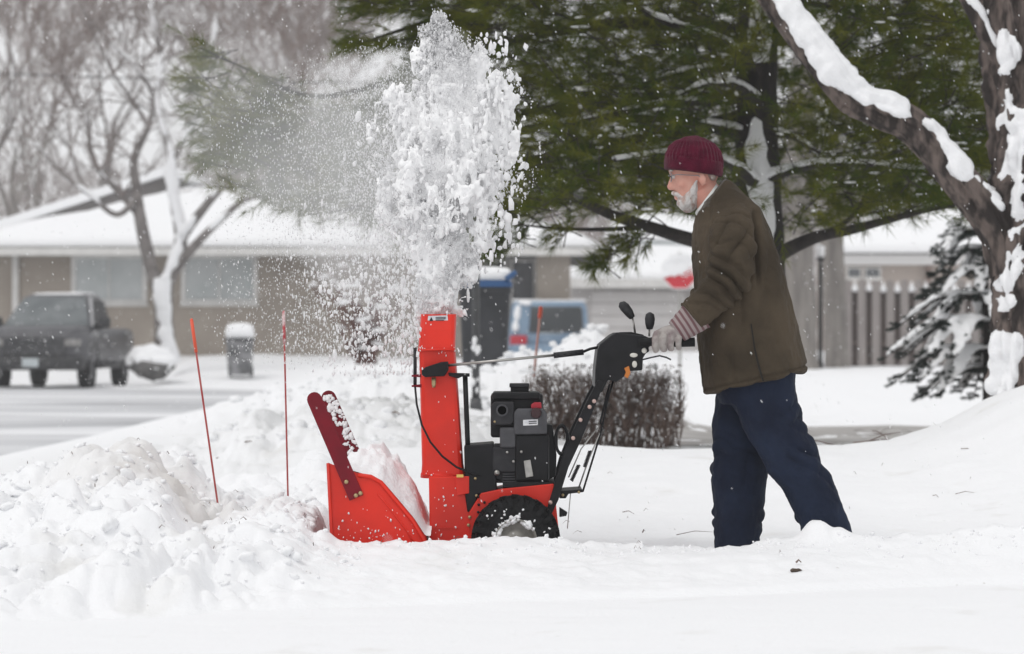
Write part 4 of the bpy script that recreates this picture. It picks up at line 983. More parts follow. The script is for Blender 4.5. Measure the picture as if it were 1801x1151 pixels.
# ------------------------------------------------------------------ vehicles
M_TRUCK = mat('grey_truck_paint', (0.065, 0.065, 0.072), rough=0.4, col2=(0.095, 0.095, 0.102), scale=2.0, spec=.4)
M_TDARK = mat('truck_black_trim', (0.018, 0.018, 0.02), rough=0.55, col2=(0.04, 0.04, 0.042), scale=12)
M_TGLASS = mat('truck_glass', (0.10, 0.115, 0.12), rough=0.1, col2=(0.17, 0.185, 0.19), scale=2.5)
def wheel_at(parent, c, ax, R, w):
    wl_ = thing_part('wheel', parent); c, ax = Vector(c), Vector(ax).normalized(); u = Vector((0, 0, 1)); v_ = ax.cross(u)
    n = 28; prof = [(-w, R * .6), (-w, R * .88), (-w * .75, R), (w * .75, R), (w, R * .88), (w, R * .6)]
    MB().rings([[c + ax * a + (u * math.cos(2 * math.pi * k / n) + v_ * math.sin(2 * math.pi * k / n)) * r for a, r in prof] for k in range(n)], closed=True).build('tyre', M_RUBBER, wl_, True)
    MB().rings([[c + ax * a + (u * math.cos(2 * math.pi * k / n) + v_ * math.sin(2 * math.pi * k / n)) * r for k in range(n)] for a, r in ((w * .8, R * .62), (w * .5, R * .5), (w * .6, R * .15), (w * .6, R * .01))], False).build('rim', mat('alloy_rim', (.3, .3, .31), rough=.35, metal=.7), wl_, True)

def pickup():
    # local frame: nose at y = 0 pointing to -Y, +x to the driver's left (photo right); yaw turns its left flank into view
    W = 1.0
    o = Vector((X(60, 47.0), 47.0, 0.0)); yaw = math.radians(-3)
    t = thing('pickup_truck', 'dark grey pickup parked at the kerb, dusted with snow', 'truck', o)
    R_ = Matrix.Rotation(yaw, 3, 'Z')
    def T(x, y, z): return o + R_ @ Vector((x, y, z))
    def loft(name, secs, m, smooth=True, cap=True, bev=0):
        return MB().rings([[T(*p) for p in s] for s in secs], cap).build(name, m, t, smooth, bev)
    def sec(y, hw, z0, z1, r=.12):     # rounded rectangle section across x at distance y
        pts = []
        for cx, cz, a0 in ((hw - r, z1 - r, 0), (-hw + r, z1 - r, 90), (-hw + r, z0 + r, 180), (hw - r, z0 + r, 270)):
            for k in range(5): a = math.radians(a0 + 22.5 * k); pts.append((cx + r * math.cos(a), y, cz + r * math.sin(a)))
        return pts
    loft('body', [sec(.0, .80, .60, 1.02, .16), sec(.10, .92, .45, 1.10, .2), sec(.4, 1.0, .42, 1.15, .22), sec(.95, 1.02, .42, 1.18, .22), sec(1.6, .98, .42, 1.20, .22), sec(3.6, .98, .42, 1.22, .2), sec(4.5, 1.01, .42, 1.22, .2), sec(5.6, .96, .45, 1.22, .16)], M_TRUCK)
    loft('hood', [sec(.04, .70, .98, 1.08, .05), sec(.14, .80, 1.0, 1.17, .08), sec(.4, .86, 1.05, 1.235, .09), sec(1.35, .90, 1.1, 1.285, .09)], M_TRUCK)
    loft('cab', [sec(1.20, .92, 1.12, 1.24, .05), sec(1.65, .83, 1.15, 1.56, .12), sec(2.1, .70, 1.15, 1.86, .14), sec(2.5, .67, 1.15, 1.92, .16), sec(3.5, .67, 1.15, 1.91, .16), sec(3.75, .78, 1.15, 1.4, .1)], M_TRUCK)
    # windscreen and side glass
    def quad(name, pts, m, off=None):
        a = [T(*p) for p in pts]; n = (a[1] - a[0]).cross(a[2] - a[0]).normalized() * .015
        return MB().add(a + [p + n for p in a], [(0, 1, 2, 3), (7, 6, 5, 4), (0, 4, 5, 1), (1, 5, 6, 2), (2, 6, 7, 3), (3, 7, 4, 0)]).build(name, m, t)
    quad('windscreen', [(-.85, 1.18, 1.265), (.85, 1.18, 1.265), (.62, 2.00, 1.83), (-.62, 2.00, 1.83)], M_TGLASS)
    quad('side_window', [(.90, 1.60, 1.27), (.86, 2.6, 1.27), (.715, 2.6, 1.78), (.74, 2.15, 1.76)], M_TDARK)
    quad('side_window', [(.86, 2.68, 1.27), (.86, 3.45, 1.27), (.715, 3.45, 1.77), (.715, 2.68, 1.78)], M_TDARK)
    quad('pillar', [(.90, 1.22, 1.25), (.915, 1.36, 1.25), (.72, 2.14, 1.84), (.69, 2.02, 1.83)], mat('pillar_streak', (.45, .45, .46), rough=.4))  # light streak along the right pillar, put in as a pale strip
    # grille, lamps, bumper, plate
    MB().add([T(x, y, z) for x, y, z in [(-.62, -.05, .66), (.62, -.05, .66), (.66, -.02, 1.02), (-.66, -.02, 1.02), (-.60, .06, .68), (.60, .06, .68), (.60, .06, 1.04), (-.60, .06, 1.04)]], [(0, 1, 2, 3), (7, 6, 5, 4), (0, 4, 5, 1), (1, 5, 6, 2), (2, 6, 7, 3), (3, 7, 4, 0)]).build('grille', M_TDARK, t)
    for k in range(3): MB().obox(T(0, -.04, .76 + .1 * k), R_ @ Vector((.58, 0, 0)), R_ @ Vector((0, .012, 0)), Vector((0, 0, .018))).build('grille_bar', M_TRUCK, t)
    for s in (-1, 1):
        MB().obox(T(s * .765, .02, .92), R_ @ Vector((.16, s * .02, 0)), R_ @ Vector((0, .06, 0)), Vector((0, 0, .065))).build('headlight', mat('headlight_glass', (.33, .32, .31), rough=.15, vary=.4, scale=12), t, bevel=.02)
        MB().obox(T(s * .72, -.05, .52), R_ @ Vector((.13, 0, 0)), R_ @ Vector((0, .04, 0)), Vector((0, 0, .06))).build('fog_lamp', M_TDARK, t, bevel=.01)
    loft('bumper', [sec(-.12, .80, .40, .62, .08), sec(-.06, .95, .38, .64, .08), sec(.2, .99, .38, .64, .08)], M_TDARK)
    MB().obox(T(-.05, -.135, .53), R_ @ Vector((.16, 0, 0)), Vector((0, .008, 0)), Vector((0, 0, .085))).build('licence_plate', mat('plate_white', (.55, .6, .62), rough=.5, vary=.2, scale=10), t)
    for s in (-1, 1):
        mr = thing_part('mirror', t)
        MB().obox(T(s * 1.10, 1.55, 1.33), Vector((.12, 0, 0)), Vector((0, .07, 0)), Vector((0, 0, .10))).build('mirror_shell', M_TDARK, mr, bevel=.03)
        MB().tube([T(s * .88, 1.6, 1.27), T(s * 1.05, 1.56, 1.29)], .03, 8).build('mirror_arm', M_TDARK, mr, True)
    for s in (-1, 1):
        for yy in (.95, 4.5): wheel_at(t, T(s * .86, yy, .37), R_ @ Vector((s, 0, 0)), .39, .13)
        MB().tube([T(s * .995, .95 + .50 * math.cos(a * math.pi / 10), .40 + .50 * math.sin(a * math.pi / 10)) for a in range(11)], .035, 8).build('wheel_arch', M_TDARK, t, True)
    MB().obox(T(1.0, 2.4, .86), R_ @ Vector((.004, 0, 0)), R_ @ Vector((0, .09, 0)), Vector((0, 0, .02))).build('door_handle', M_TDARK, t)
    MB().obox(T(1.0, 2.7, .44), R_ @ Vector((.05, 0, 0)), R_ @ Vector((0, 1.1, 0)), Vector((0, 0, .04))).build('running_board', M_TDARK, t)
    # dusting of snow on bonnet, roof and mirrors
    snow_slab('roof_snow', t, [T(-.5, 2.3, 1.885), T(.5, 2.3, 1.885), T(.5, 3.5, 1.905), T(-.5, 3.5, 1.905)], .05, (16, 8), 14)
    snow_slab('hood_snow', t, [T(-.74, .55, 1.205), T(.74, .55, 1.205), T(.80, 1.30, 1.265), T(-.80, 1.30, 1.265)], .018, (16, 8), 15)
    pos = []; sz = []
    for k in range(90):
        pos.append(T(rng.uniform(-.9, .9), rng.uniform(-.14, -.04), rng.uniform(.42, 1.1))[:]); sz.append(rng.uniform(.006, .013))
    for k in range(30): pos.append(T(1.0 + rng.uniform(-.01, .02), rng.uniform(.3, 5.4), rng.uniform(.5, 1.2))[:]); sz.append(rng.uniform(.012, .03))
    v, f = clods(OCTA, np.array(pos), np.array(sz)); place(np_mesh('m', v, f), 'stuck_snow', M_SNOWSOFT, t)['kind'] = 'stuff'
pickup()

def van():
    Y = 55.0; o = Vector((X(966, Y), Y, .35))
    t = thing('blue_van', 'pale blue van seen from behind, half hidden by the snow bank', 'van', o)
    mp_ = mat('pale_blue_paint', (.17, .25, .35), rough=.35, col2=(.21, .30, .40), scale=2, spec=.4)
    def T(x, y, z): return o + Vector((x, y, z))
    def sec(y, hw, z0, z1, r=.14, lean=0):
        pts = []
        for cx, cz, a0 in ((hw - r - lean, z1 - r, 0), (-hw + r + lean, z1 - r, 90), (-hw + r, z0 + r, 180), (hw - r, z0 + r, 270)):
            for k in range(5): a = math.radians(a0 + 22.5 * k); pts.append((cx + r * math.cos(a), y, cz + r * math.sin(a)))
        return [T(*p) for p in pts]
    zt = Z(529, Y) - o.z
    MB().rings([sec(-.02, .88, .42, zt - .12, .14, .05), sec(.06, .92, .32, zt - .02, .16, .08), sec(.6, .93, .3, zt, .16, .08), sec(3.0, .93, .3, zt - .02, .16, .08), sec(3.9, .92, .3, 1.1, .14), sec(4.7, .86, .35, .9, .14)]).build('body', mp_, t, True)
    a, b = P(930, 586, Y), P(1027, 539, Y)
    MB().add([(a.x, Y - .06, a.z), (b.x, Y - .06, a.z), (b.x - .04, Y - .045, b.z), (a.x + .04, Y - .045, b.z), (a.x, Y + .06, a.z), (b.x, Y + .06, a.z), (b.x - .04, Y + .08, b.z), (a.x + .04, Y + .08, b.z)], [(0, 1, 2, 3), (7, 6, 5, 4), (0, 4, 5, 1), (1, 5, 6, 2), (2, 6, 7, 3), (3, 7, 4, 0)]).build('rear_window', M_DARKPANE, t, bevel=.03)
    for s, px in ((-1, 908), (1, 1024)):
        c = P(px + 4, 606, Y); MB().obox((c.x, Y - .05, c.z), (.19, 0, 0), (0, .05, 0), (0, 0, .20)).build('tail_light', mat('tail_light_red', (.45, .012, .03), rough=.25), t, bevel=.03)
    MB().obox(T(0, -.09, .42), (.88, 0, 0), (0, .09, 0), (0, 0, .1)).build('bumper', mp_, t, bevel=.04)
    MB().obox(T(0, -.04, .82), (.26, 0, 0), (0, .01, 0), (0, 0, .06)).build('licence_plate', MATS['plate_white'], t)
    for s in (-1, 1):
        for yy in (.75, 3.8): wheel_at(t, T(s * .82, yy, .32), (s, 0, 0), .33, .1)
    sn = MB()
    for (px, py, rx, rz) in ((910, 552, .07, .20), (906, 574, .08, .14), (925, 533, .16, .06)): sn.ellipsoid(P(px, py, Y - .03), (rx, .09, rz), 14, 8, .2)
    me = remesh(sn, .03, 3); displace(me, lambda co, no: .03 * fbm(co[:, 0] * 7, co[:, 1] * 7, co[:, 2] * 7, 3, seed=461)); place(me, 'plastered_snow', M_SNOWSOFT, t)
    MB().tube([T(.2, -.05, zt - .72), T(-.25, -.06, zt - .66)], .012, 6).build('wiper', M_BLACK, t, True)
    snow_slab('roof_snow', t, [T(-.82, .1, zt - .03), T(.82, .1, zt - .03), T(.82, 2.9, zt - .02), T(-.82, 2.9, zt - .02)], .07, (16, 8), 16)
van()

# ------------------------------------------------------------------ street furniture
def octagon_sign():
    Y = 48.0; t = thing('stop_sign', 'red octagonal road sign plastered with snow beside the man', 'road sign', (X(1196, Y), Y, .4))
    c = P(1196, 478, Y); r = .385
    def octv(rr, y): return [(c.x + rr * math.cos(math.radians(22.5 + 45 * k)), y, c.z + rr * math.sin(math.radians(22.5 + 45 * k))) for k in range(8)]
    MB().rings([octv(r, Y), octv(r, Y + .01)]).build('sign_plate', mat('sign_red', (.55, .015, .03), rough=.4), t)
    MB().rings([octv(r, Y - .004), octv(r * .93, Y - .004), octv(r * .93, Y - .001), octv(r, Y - .001)], closed=True).build('sign_border', mat('sign_white', (.75, .75, .75), rough=.4), t)
    cu = bpy.data.curves.new('lettering', 'FONT'); cu.body = 'STOP'; cu.align_x = 'CENTER'; cu.align_y = 'CENTER'; cu.size = .32; cu.extrude = .002
    cu.materials.append(MATS['sign_white'])
    tmp = bpy.data.objects.new('tmp', cu); C.objects.link(tmp); dg = bpy.context.evaluated_depsgraph_get(); lme = bpy.data.meshes.new_from_object(tmp.evaluated_get(dg)); bpy.data.objects.remove(tmp, do_unlink=True)
    lo = bpy.data.objects.new('lettering', lme); C.objects.link(lo); lo.parent = t; lo.location = Vector((c.x, Y - .003, c.z)) - BASE[t.name]; lo.rotation_euler = (math.radians(90), 0, 0)
    MB().tube([(c.x, Y + .04, .3), (c.x, Y + .04, c.z + r)], .028, 8).build('post', M_STEEL, t, True)
    # wind-packed snow over the upper two thirds of the face
    v = []; f = []; n = 44; ok = {}
    for i in range(n):
        for j in range(n):
            x, z = (i / (n - 1) * 2 - 1) * r, (j / (n - 1) * 2 - 1) * r
            ins = max(abs(x), abs(z), (abs(x) + abs(z)) / 1.4142) < r * .925
            edge = -0.16 + 0.20 * max(0, x / r) ** 1.0 + .14 * float(fbm(x * 6, z * 5, 0, 4, seed=101)) + (.15 * (x / r) if x > 0 else 0)
            if ins and z / r > edge * 1.0 - .08:
                ok[(i, j)] = len(v); v.append((c.x + x, Y - .012 - .02 * float(fbm(x * 7, z * 7, 0, 2, seed=102)) - .012, c.z + z))
    for i in range(n - 1):
        for j in range(n - 1):
            k = [(i, j), (i + 1, j), (i + 1, j + 1), (i, j + 1)]
            if all(q in ok for q in k): f.append(tuple(ok[q] for q in k))
    o = MB().add(v, f).build('packed_snow', M_SNOWSOFT, t, True); m = o.modifiers.new('s', 'SOLIDIFY'); m.thickness = .02
octagon_sign()

def lamp_post():
    Y = 46.5; t = thing('lamp_post', 'slim black garden lamp post with round white lamp', 'lamp post', (X(1443, Y), Y, .35))
    MB().tube([P(1443, 664, Y), P(1443, 640, Y), P(1443, 636, Y), P(1443, 456, Y)], [.06, .06, .045, .04], 12).build('post', M_BLACKM, t, True)
    MB().tube([P(1443, 458, Y), P(1443, 453, Y)], .08, 12).build('collar', M_BLACKM, t, True)
    MB().ellipsoid(P(1443, 446, Y), (.085, .085, .085), 16, 10).build('globe', mat('opal_glass', (.8, .8, .8), rough=.3), t, True)
    MB().ellipsoid(P(1443, 437, Y), (.09, .09, .06), 16, 10).build('snow_cap', M_SNOWSOFT, t, True)
lamp_post()

def pole():
    Y = 13.6; t = thing('utility_pole', 'slim dark metal pole rising behind the snow plume', 'pole', (X(837, Y), Y, .2))
    MB().tube([P(837, 730, Y), P(837, 400, Y), P(839, 50, Y), P(839, -260, Y)], [.034, .033, .031, .03], 14).build('shaft', mat('dark_pole_steel', (.045, .047, .05), rough=.5, col2=(.08, .082, .085), scale=6), t, True)
    MB().tube([P(837, 722, Y), P(837, 700, Y)], [.06, .045], 14).build('base_collar', MATS['dark_pole_steel'], t, True)
    v, f = clods(ico(2), np.array([P(837 + rng.uniform(-7, 4), rng.uniform(540, 700), Y - .03)[:] for _ in range(9)]), nr.uniform(.012, .028, 9), np.tile([[1, .7, 1.6]], (9, 1)), lump=.15)
    place(np_mesh('m', v, f), 'stuck_snow', M_SNOWSOFT, t)['kind'] = 'stuff'
pole()

def wheeled_bin(name, label, x0, x1, ytop, ybot, Y, body_m, lid_m, snow=.1):
    c = X((x0 + x1) / 2, Y); w = (X(x1, Y) - X(x0, Y)) / 2; zt, zb = Z(ytop, Y), Z(ybot, Y)
    t = thing(name, label, 'bin', (c, Y, zb))
    def rr(hx, hy, z, r=.05):
        pts = []
        for cx, cy, a0 in ((hx - r, hy - r, 0), (-hx + r, hy - r, 90), (-hx + r, -hy + r, 180), (hx - r, -hy + r, 270)):
            for k in range(4): a = math.radians(a0 + 30 * k); pts.append((c + cx + r * math.cos(a), Y + cy + r * math.sin(a), z))
        return pts
    H = zt - zb
    MB().rings([rr(w * .80, w * .85, zb + .03), rr(w * .95, w * 1.0, zt - .10)]).build('bin_body', body_m, t)
    MB().rings([rr(w * .99, w * 1.05, zt - .16), rr(w * .99, w * 1.05, zt - .10)]).build('bin_rim', body_m, t)
    MB().rings([rr(w * 1.03, w * 1.1, zt - .098), rr(w * 1.02, w * 1.08, zt - .05), rr(w * .8, w * .9, zt - .02)]).build('lid', lid_m, t)
    for s in (-1, 1): wheel_at(t, (c + s * w * .78, Y + w * .8, zb + .10), (s, 0, 0), .11, .03)
    MB().tube([(c - w * .7, Y + w * 1.15, zt - .13), (c + w * .7, Y + w * 1.15, zt - .13)], .016, 8).build('handle', body_m, t, True)
    MB().rings([rr(w * .98, w * 1.0, zt - .03), rr(w * 1.0, w * 1.02, zt + snow * .4), rr(w * .85, w * .9, zt + snow * .85), rr(w * .4, w * .4, zt + snow)]).build('snow_cap', M_SNOWSOFT, t, True)
    return t
M_BIN = mat('charcoal_plastic', (.022, .024, .028), rough=.5, col2=(.04, .042, .048), scale=4)
b1 = wheeled_bin('wheeled_bin', 'tall charcoal wheeled bin with snowy blue lid behind the chute', 806, 900, 488, 690, 17.0, M_BIN, mat('blue_lid', (.03, .09, .22), rough=.4))
MB().tube([P(890, 492, 16.7), P(903, 482, 16.7), P(908, 478, 16.7)], [.03, .03, .022], 10).build('lid_handle', MATS['blue_lid'], b1, True)
wheeled_bin('wheeled_bin', 'small dark wheeled bin with domed snow cap in front of the bungalow', 398, 446, 592, 662, 50.0, mat('dark_bin', (.05, .052, .055), rough=.6, col2=(.3, .3, .31), scale=4), M_BIN, .28)

def boulder():
    Y = 48.6; c = P(268, 640, Y); v, f = ico(4); v = v * (1 + .22 * fbm(v[:, 0] * 1.6, v[:, 1] * 1.6, v[:, 2] * 1.6, 4, seed=111))[:, None] * np.array([.44, .35, .34]) + np.array(c[:])
    t = place(np_mesh('m', v, f), 'boulder', mat('dark_rock', (.07, .068, .066), rough=.9, col2=(.16, .155, .15), scale=5, bump=.6, bscale=9), None)
    tag(t, 'dark rock capped with snow beside the forked yard tree', 'rock')
    v, f = ico(4); k = v[:, 2] + .35 * fbm(v[:, 0] * 3, v[:, 1] * 3, v[:, 2] * 3, 3, seed=112); s = 1 + .22 * fbm(v[:, 0] * 1.6, v[:, 1] * 1.6, v[:, 2] * 1.6, 4, seed=111) + .10 * np.clip(k * 3, -1, 1)
    v = v * s[:, None] * np.array([.44, .35, .34]) + np.array(c[:]); o = place(np_mesh('m', v, f), 'snow_cap', M_SNOWSOFT, t)
boulder()

def marker(label, top, base, Y, r, cols, bend=0.0):
    t = thing('marker_stake', label, 'stake', P(*base, Y)); t['group'] = 'reflective driveway stakes'
    a, b = P(*base, Y), P(*top, Y); a = a + (a - b) * .12
    mid = a.lerp(b, .5) + Vector((bend, 0, 0))
    pts = [a, a.lerp(mid, .5), mid, mid.lerp(b, .5), b]
    MB().tube(pts, r, 8).build('rod', cols[0], t, True)
    c = a.lerp(b, .80); q = a.lerp(b, 1.0)
    MB().tube([mid.lerp(b, .72), mid.lerp(b, .86), b], r * 1.7, 8).build('reflective_sleeve', cols[1], t, True)
    MB().ellipsoid(b, (r * 1.7, r * 1.7, r * 2.2), 8, 6).build('tip', cols[1], t, True)
M_STK = mat('red_fibreglass', (.38, .035, .035), rough=.5, col2=(.45, .10, .09), scale=14)
M_STKO = mat('orange_sleeve', (.75, .10, .045), rough=.45)
M_STKP = mat('frosted_red', (.5, .06, .07), rough=.6, col2=(.72, .62, .62), scale=30)
marker('leaning orange-tipped driveway stake in the snow heap, leftmost', (337, 564), (388, 922), .55, .0042, (M_STK, M_STKO))
marker('upright red driveway stake between the leaning one and the snow blower', (499, 550), (507, 897), .75, .0038, (M_STK, M_STKP))
marker('distant orange stake standing before the pale blue van', (951, 543), (940, 650), 10.5, .009, (mat('pale_stake', (.6, .3, .25), rough=.6), M_STKO))

# ------------------------------------------------------------------ vegetation
M_BARK = mat('rough_bark', (0.15, 0.118, 0.104), rough=0.95, col2=(0.026, 0.020, 0.018), scale=15, stretch=(1, 1, .28), bump=1.0, bscale=20, lo=.42, hi=.60)
M_PBARK = mat('pine_bark', (0.040, 0.033, 0.030), rough=0.95, col2=(0.02, 0.017, 0.016), scale=16, stretch=(1, 1, .4), bump=.6, bscale=30)
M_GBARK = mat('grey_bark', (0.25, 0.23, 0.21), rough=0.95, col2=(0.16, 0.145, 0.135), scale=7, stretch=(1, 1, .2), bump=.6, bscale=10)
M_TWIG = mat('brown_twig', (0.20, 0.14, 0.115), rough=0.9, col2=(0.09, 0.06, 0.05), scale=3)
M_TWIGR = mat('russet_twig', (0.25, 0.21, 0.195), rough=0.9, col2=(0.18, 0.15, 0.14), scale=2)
M_NEEDLE = mat('pine_needle', (0.145, 0.150, 0.020), rough=0.8, col2=(0.042, 0.074, 0.013), scale=2.6, lo=.38, hi=.62, spec=.0, trans=.25)
M_NEEDLEB = mat('spruce_needle', (0.030, 0.044, 0.036), rough=0.6, col2=(0.014, 0.022, 0.018), scale=9, spec=.3)

def smooth_path(pts, n=6):
    """Catmull-Rom through (Vector, radius) pairs"""
    out = []
    for i in range(len(pts) - 1):
        p0, p1, p2, p3 = pts[max(i - 1, 0)], pts[i], pts[i + 1], pts[min(i + 2, len(pts) - 1)]
        for k in range(n):
            t = k / n
            f = lambda a, b, c, d: 0.5 * ((2 * b) + (c - a) * t + (2 * a - 5 * b + 4 * c - d) * t * t + (3 * b - a - 3 * c + d) * t ** 3)
            out.append((Vector([f(p0[0][j], p1[0][j], p2[0][j], p3[0][j]) for j in range(3)]), f(p0[1], p1[1], p2[1], p3[1])))
    out.append(pts[-1]); return out

def limb_rings(path, sides, rough=.0, seed=0, ridge=0.0):
    rings = []; prev = None
    for i, (p, r) in enumerate(path):
        t = (path[min(i + 1, len(path) - 1)][0] - path[max(i - 1, 0)][0]).normalized()
        a = prev if prev is not None else (Vector((0, 1, 0)) if abs(t.y) < .9 else Vector((1, 0, 0)))
        u = (a - t * a.dot(t)).normalized(); w = t.cross(u); prev = u; ring = []
        for k in range(sides):
            d = u * math.cos(2 * math.pi * k / sides) + w * math.sin(2 * math.pi * k / sides)
            q = p + d * r
            if rough: q = q + d * r * rough * float(fbm(d.x * 3 + p.x * 2, d.y * 3 + p.y * 2, d.z * 3 + p.z * 2.2, 3, seed=seed))
            if ridge: q = q + d * r * ridge * (float(abs(vnoise(2 * math.pi * k / sides * 3.2 + .6 * math.sin(p.z * 5), p.z * 5.5 + p.x * 5, seed=seed + 5))) + .5 * float(abs(vnoise(2 * math.pi * k / sides * 7, p.z * 13 + p.x * 11, seed=seed + 6))) - .4)
            ring.append(q)
        rings.append(ring)
    return rings

def snow_on_rings(rings, path, side, thr, thick, seed, nscale=6.0, namp=.55):
    """snow lying on the faces of a limb that look towards `side`; its rim dips under the bark so the outline is ragged"""
    side = Vector(side).normalized(); n = len(rings[0])
    Q = np.array([[q[:] for q in r] for r in rings]); Cc = np.array([p[0][:] for p in path])[:, None, :]
    d = Q - Cc; d /= np.linalg.norm(d, axis=2)[:, :, None] + 1e-9
    m = d @ np.array(side[:]) - thr + namp * fbm(Q[:, :, 0] * nscale, Q[:, :, 1] * nscale, Q[:, :, 2] * nscale, 4, seed=seed)
    off = np.where(m > 0, thick * np.clip(m * 2.6, 0, 1) ** .6, np.maximum(m * .12, -.03))
    off += np.where(m > 0, thick * .25 * fbm(Q[:, :, 0] * 14, Q[:, :, 1] * 14, Q[:, :, 2] * 14, 2, seed=seed + 3), 0)
    V = Q + d * off[:, :, None]; f = []
    for i in range(len(rings) - 1):
        for k in range(n):
            c4 = [(i, k), (i, (k + 1) % n), (i + 1, (k + 1) % n), (i + 1, k)]
            if max(m[c] for c in c4) > 0: f.append(tuple(a * n + b for a, b in c4))
    V = V.reshape(-1, 3); used = sorted({a for q in f for a in q}); mp_ = {a: i for i, a in enumerate(used)}
    return MB().add([V[a] for a in used], [tuple(mp_[a] for a in q) for q in f])

def shell(o, th):
    o['kind'] = 'stuff'
    return o

def right_tree():
    Y = 5.2
    t = thing('rough_barked_tree', 'rough brown tree with thick snow-laden limb arching over the man', 'tree', P(1790, 712, Y))
    tr = smooth_path([(P(1800, 740, Y), .19), (P(1797, 640, Y), .165), (P(1795, 520, Y), .145), (P(1792, 420, Y), .145), (P(1800, 300, Y), .165), (P(1796, 180, Y), .17), (P(1782, 60, Y), .165), (P(1760, -80, Y), .14), (P(1748, -300, Y), .11)], 22)
    R = limb_rings(tr, 84, .13, 201, .34); MB().rings(R).build('trunk', M_BARK, t, True)
    shell(snow_on_rings(R, tr, (-.45, -.75, .25), .92, .012, 205, 5.4, .85).build('trunk_snow', M_SNOWSOFT, t, True, fix=False), .012)
    lm = smooth_path([(P(1785, 470, Y), .12), (P(1752, 400, Y), .105), (P(1712, 345, Y - .05), .10), (P(1660, 285, Y - .1), .095), (P(1600, 222, Y - .14), .092), (P(1545, 196, Y - .16), .088), (P(1500, 178, Y - .18), .075), (P(1455, 130, Y - .2), .07), (P(1405, 65, Y - .2), .066), (P(1345, -12, Y - .2), .06), (P(1260, -120, Y - .2), .05)], 24)
    R = limb_rings(lm, 60, .14, 211, .34); MB().rings(R).build('limb', M_BARK, t, True)
    shell(snow_on_rings(R[20:], lm[20:], (.27, -.54, .79), np.interp(np.arange(len(lm) - 20), [0, 60, 100, 128, 150], [.80, .66, .72, .42, .26])[:, None], np.interp(np.arange(len(lm) - 20), [0, 110, 150], [.025, .03, .055])[:, None], 217, 5.6, .42).build('limb_snow', M_SNOWSOFT, t, True, fix=False), .015)
    st = smooth_path([(P(1768, 110, Y), .09), (P(1738, 70, Y - .05), .05), (P(1712, 20, Y - .1), .042), (P(1670, -50, Y - .1), .035)], 10)
    R = limb_rings(st, 18, .1, 221); MB().rings(R).build('limb', M_BARK, t, True)
    shell(snow_on_rings(R, st, (.5, -.5, .7), .35, .02, 225, 6, .4).build('limb_snow', M_SNOWSOFT, t, True, fix=False), .012)
    sn = smooth_path([(P(1505, 180, Y - .17), .05), (P(1492, 190, Y - .2), .035), (P(1484, 196, Y - .24), .012)], 6)
    MB().rings(limb_rings(sn, 12, .1, 231)).build('limb_stub', M_BARK, t, True)
    for k in range(3):
        pts = [(P(1760 + 10 * k, -60 - 40 * k, Y), .06), (P(1700 - 150 * k, -200, Y + .3 * k), .04), (P(1560 - 200 * k, -420, Y + .8 - .9 * k), .015)]
        MB().rings(limb_rings(smooth_path(pts, 6), 10)).build('limb', M_BARK, t, True)
right_tree()

def needle_cloud(twigs, per, length, width, ang=(.5, 1.0), droop=.1):
    """twigs: list of (base, dir, twig length). needles as thin triangles round each twig"""
    n = len(twigs); B = np.array([t[0][:] for t in twigs]); D = np.array([t[1][:] for t in twigs]); L = np.array([t[2] for t in twigs])
    B = np.repeat(B, per, 0); D = np.repeat(D, per, 0); L = np.repeat(L, per); N = len(B)
    s = nr.random(N) ** .75; pos = B + D * (L * s)[:, None]
    r = nr.normal(size=(N, 3)); r -= D * (r * D).sum(1)[:, None]; r /= np.linalg.norm(r, axis=1)[:, None] + 1e-9
    a = nr.uniform(*ang, N); nd = D * np.cos(a)[:, None] + r * np.sin(a)[:, None]; nd[:, 2] -= droop * nr.random(N)
    nd /= np.linalg.norm(nd, axis=1)[:, None]
    ln = length * nr.uniform(.65, 1.15, N); q = nr.normal(size=(N, 3)); q -= nd * (q * nd).sum(1)[:, None]; q /= np.linalg.norm(q, axis=1)[:, None] + 1e-9
    v = np.stack([pos + q * width / 2, pos - q * width / 2, pos + nd * ln[:, None]], 1).reshape(-1, 3)
    return v, np.arange(N * 3).reshape(-1, 3)

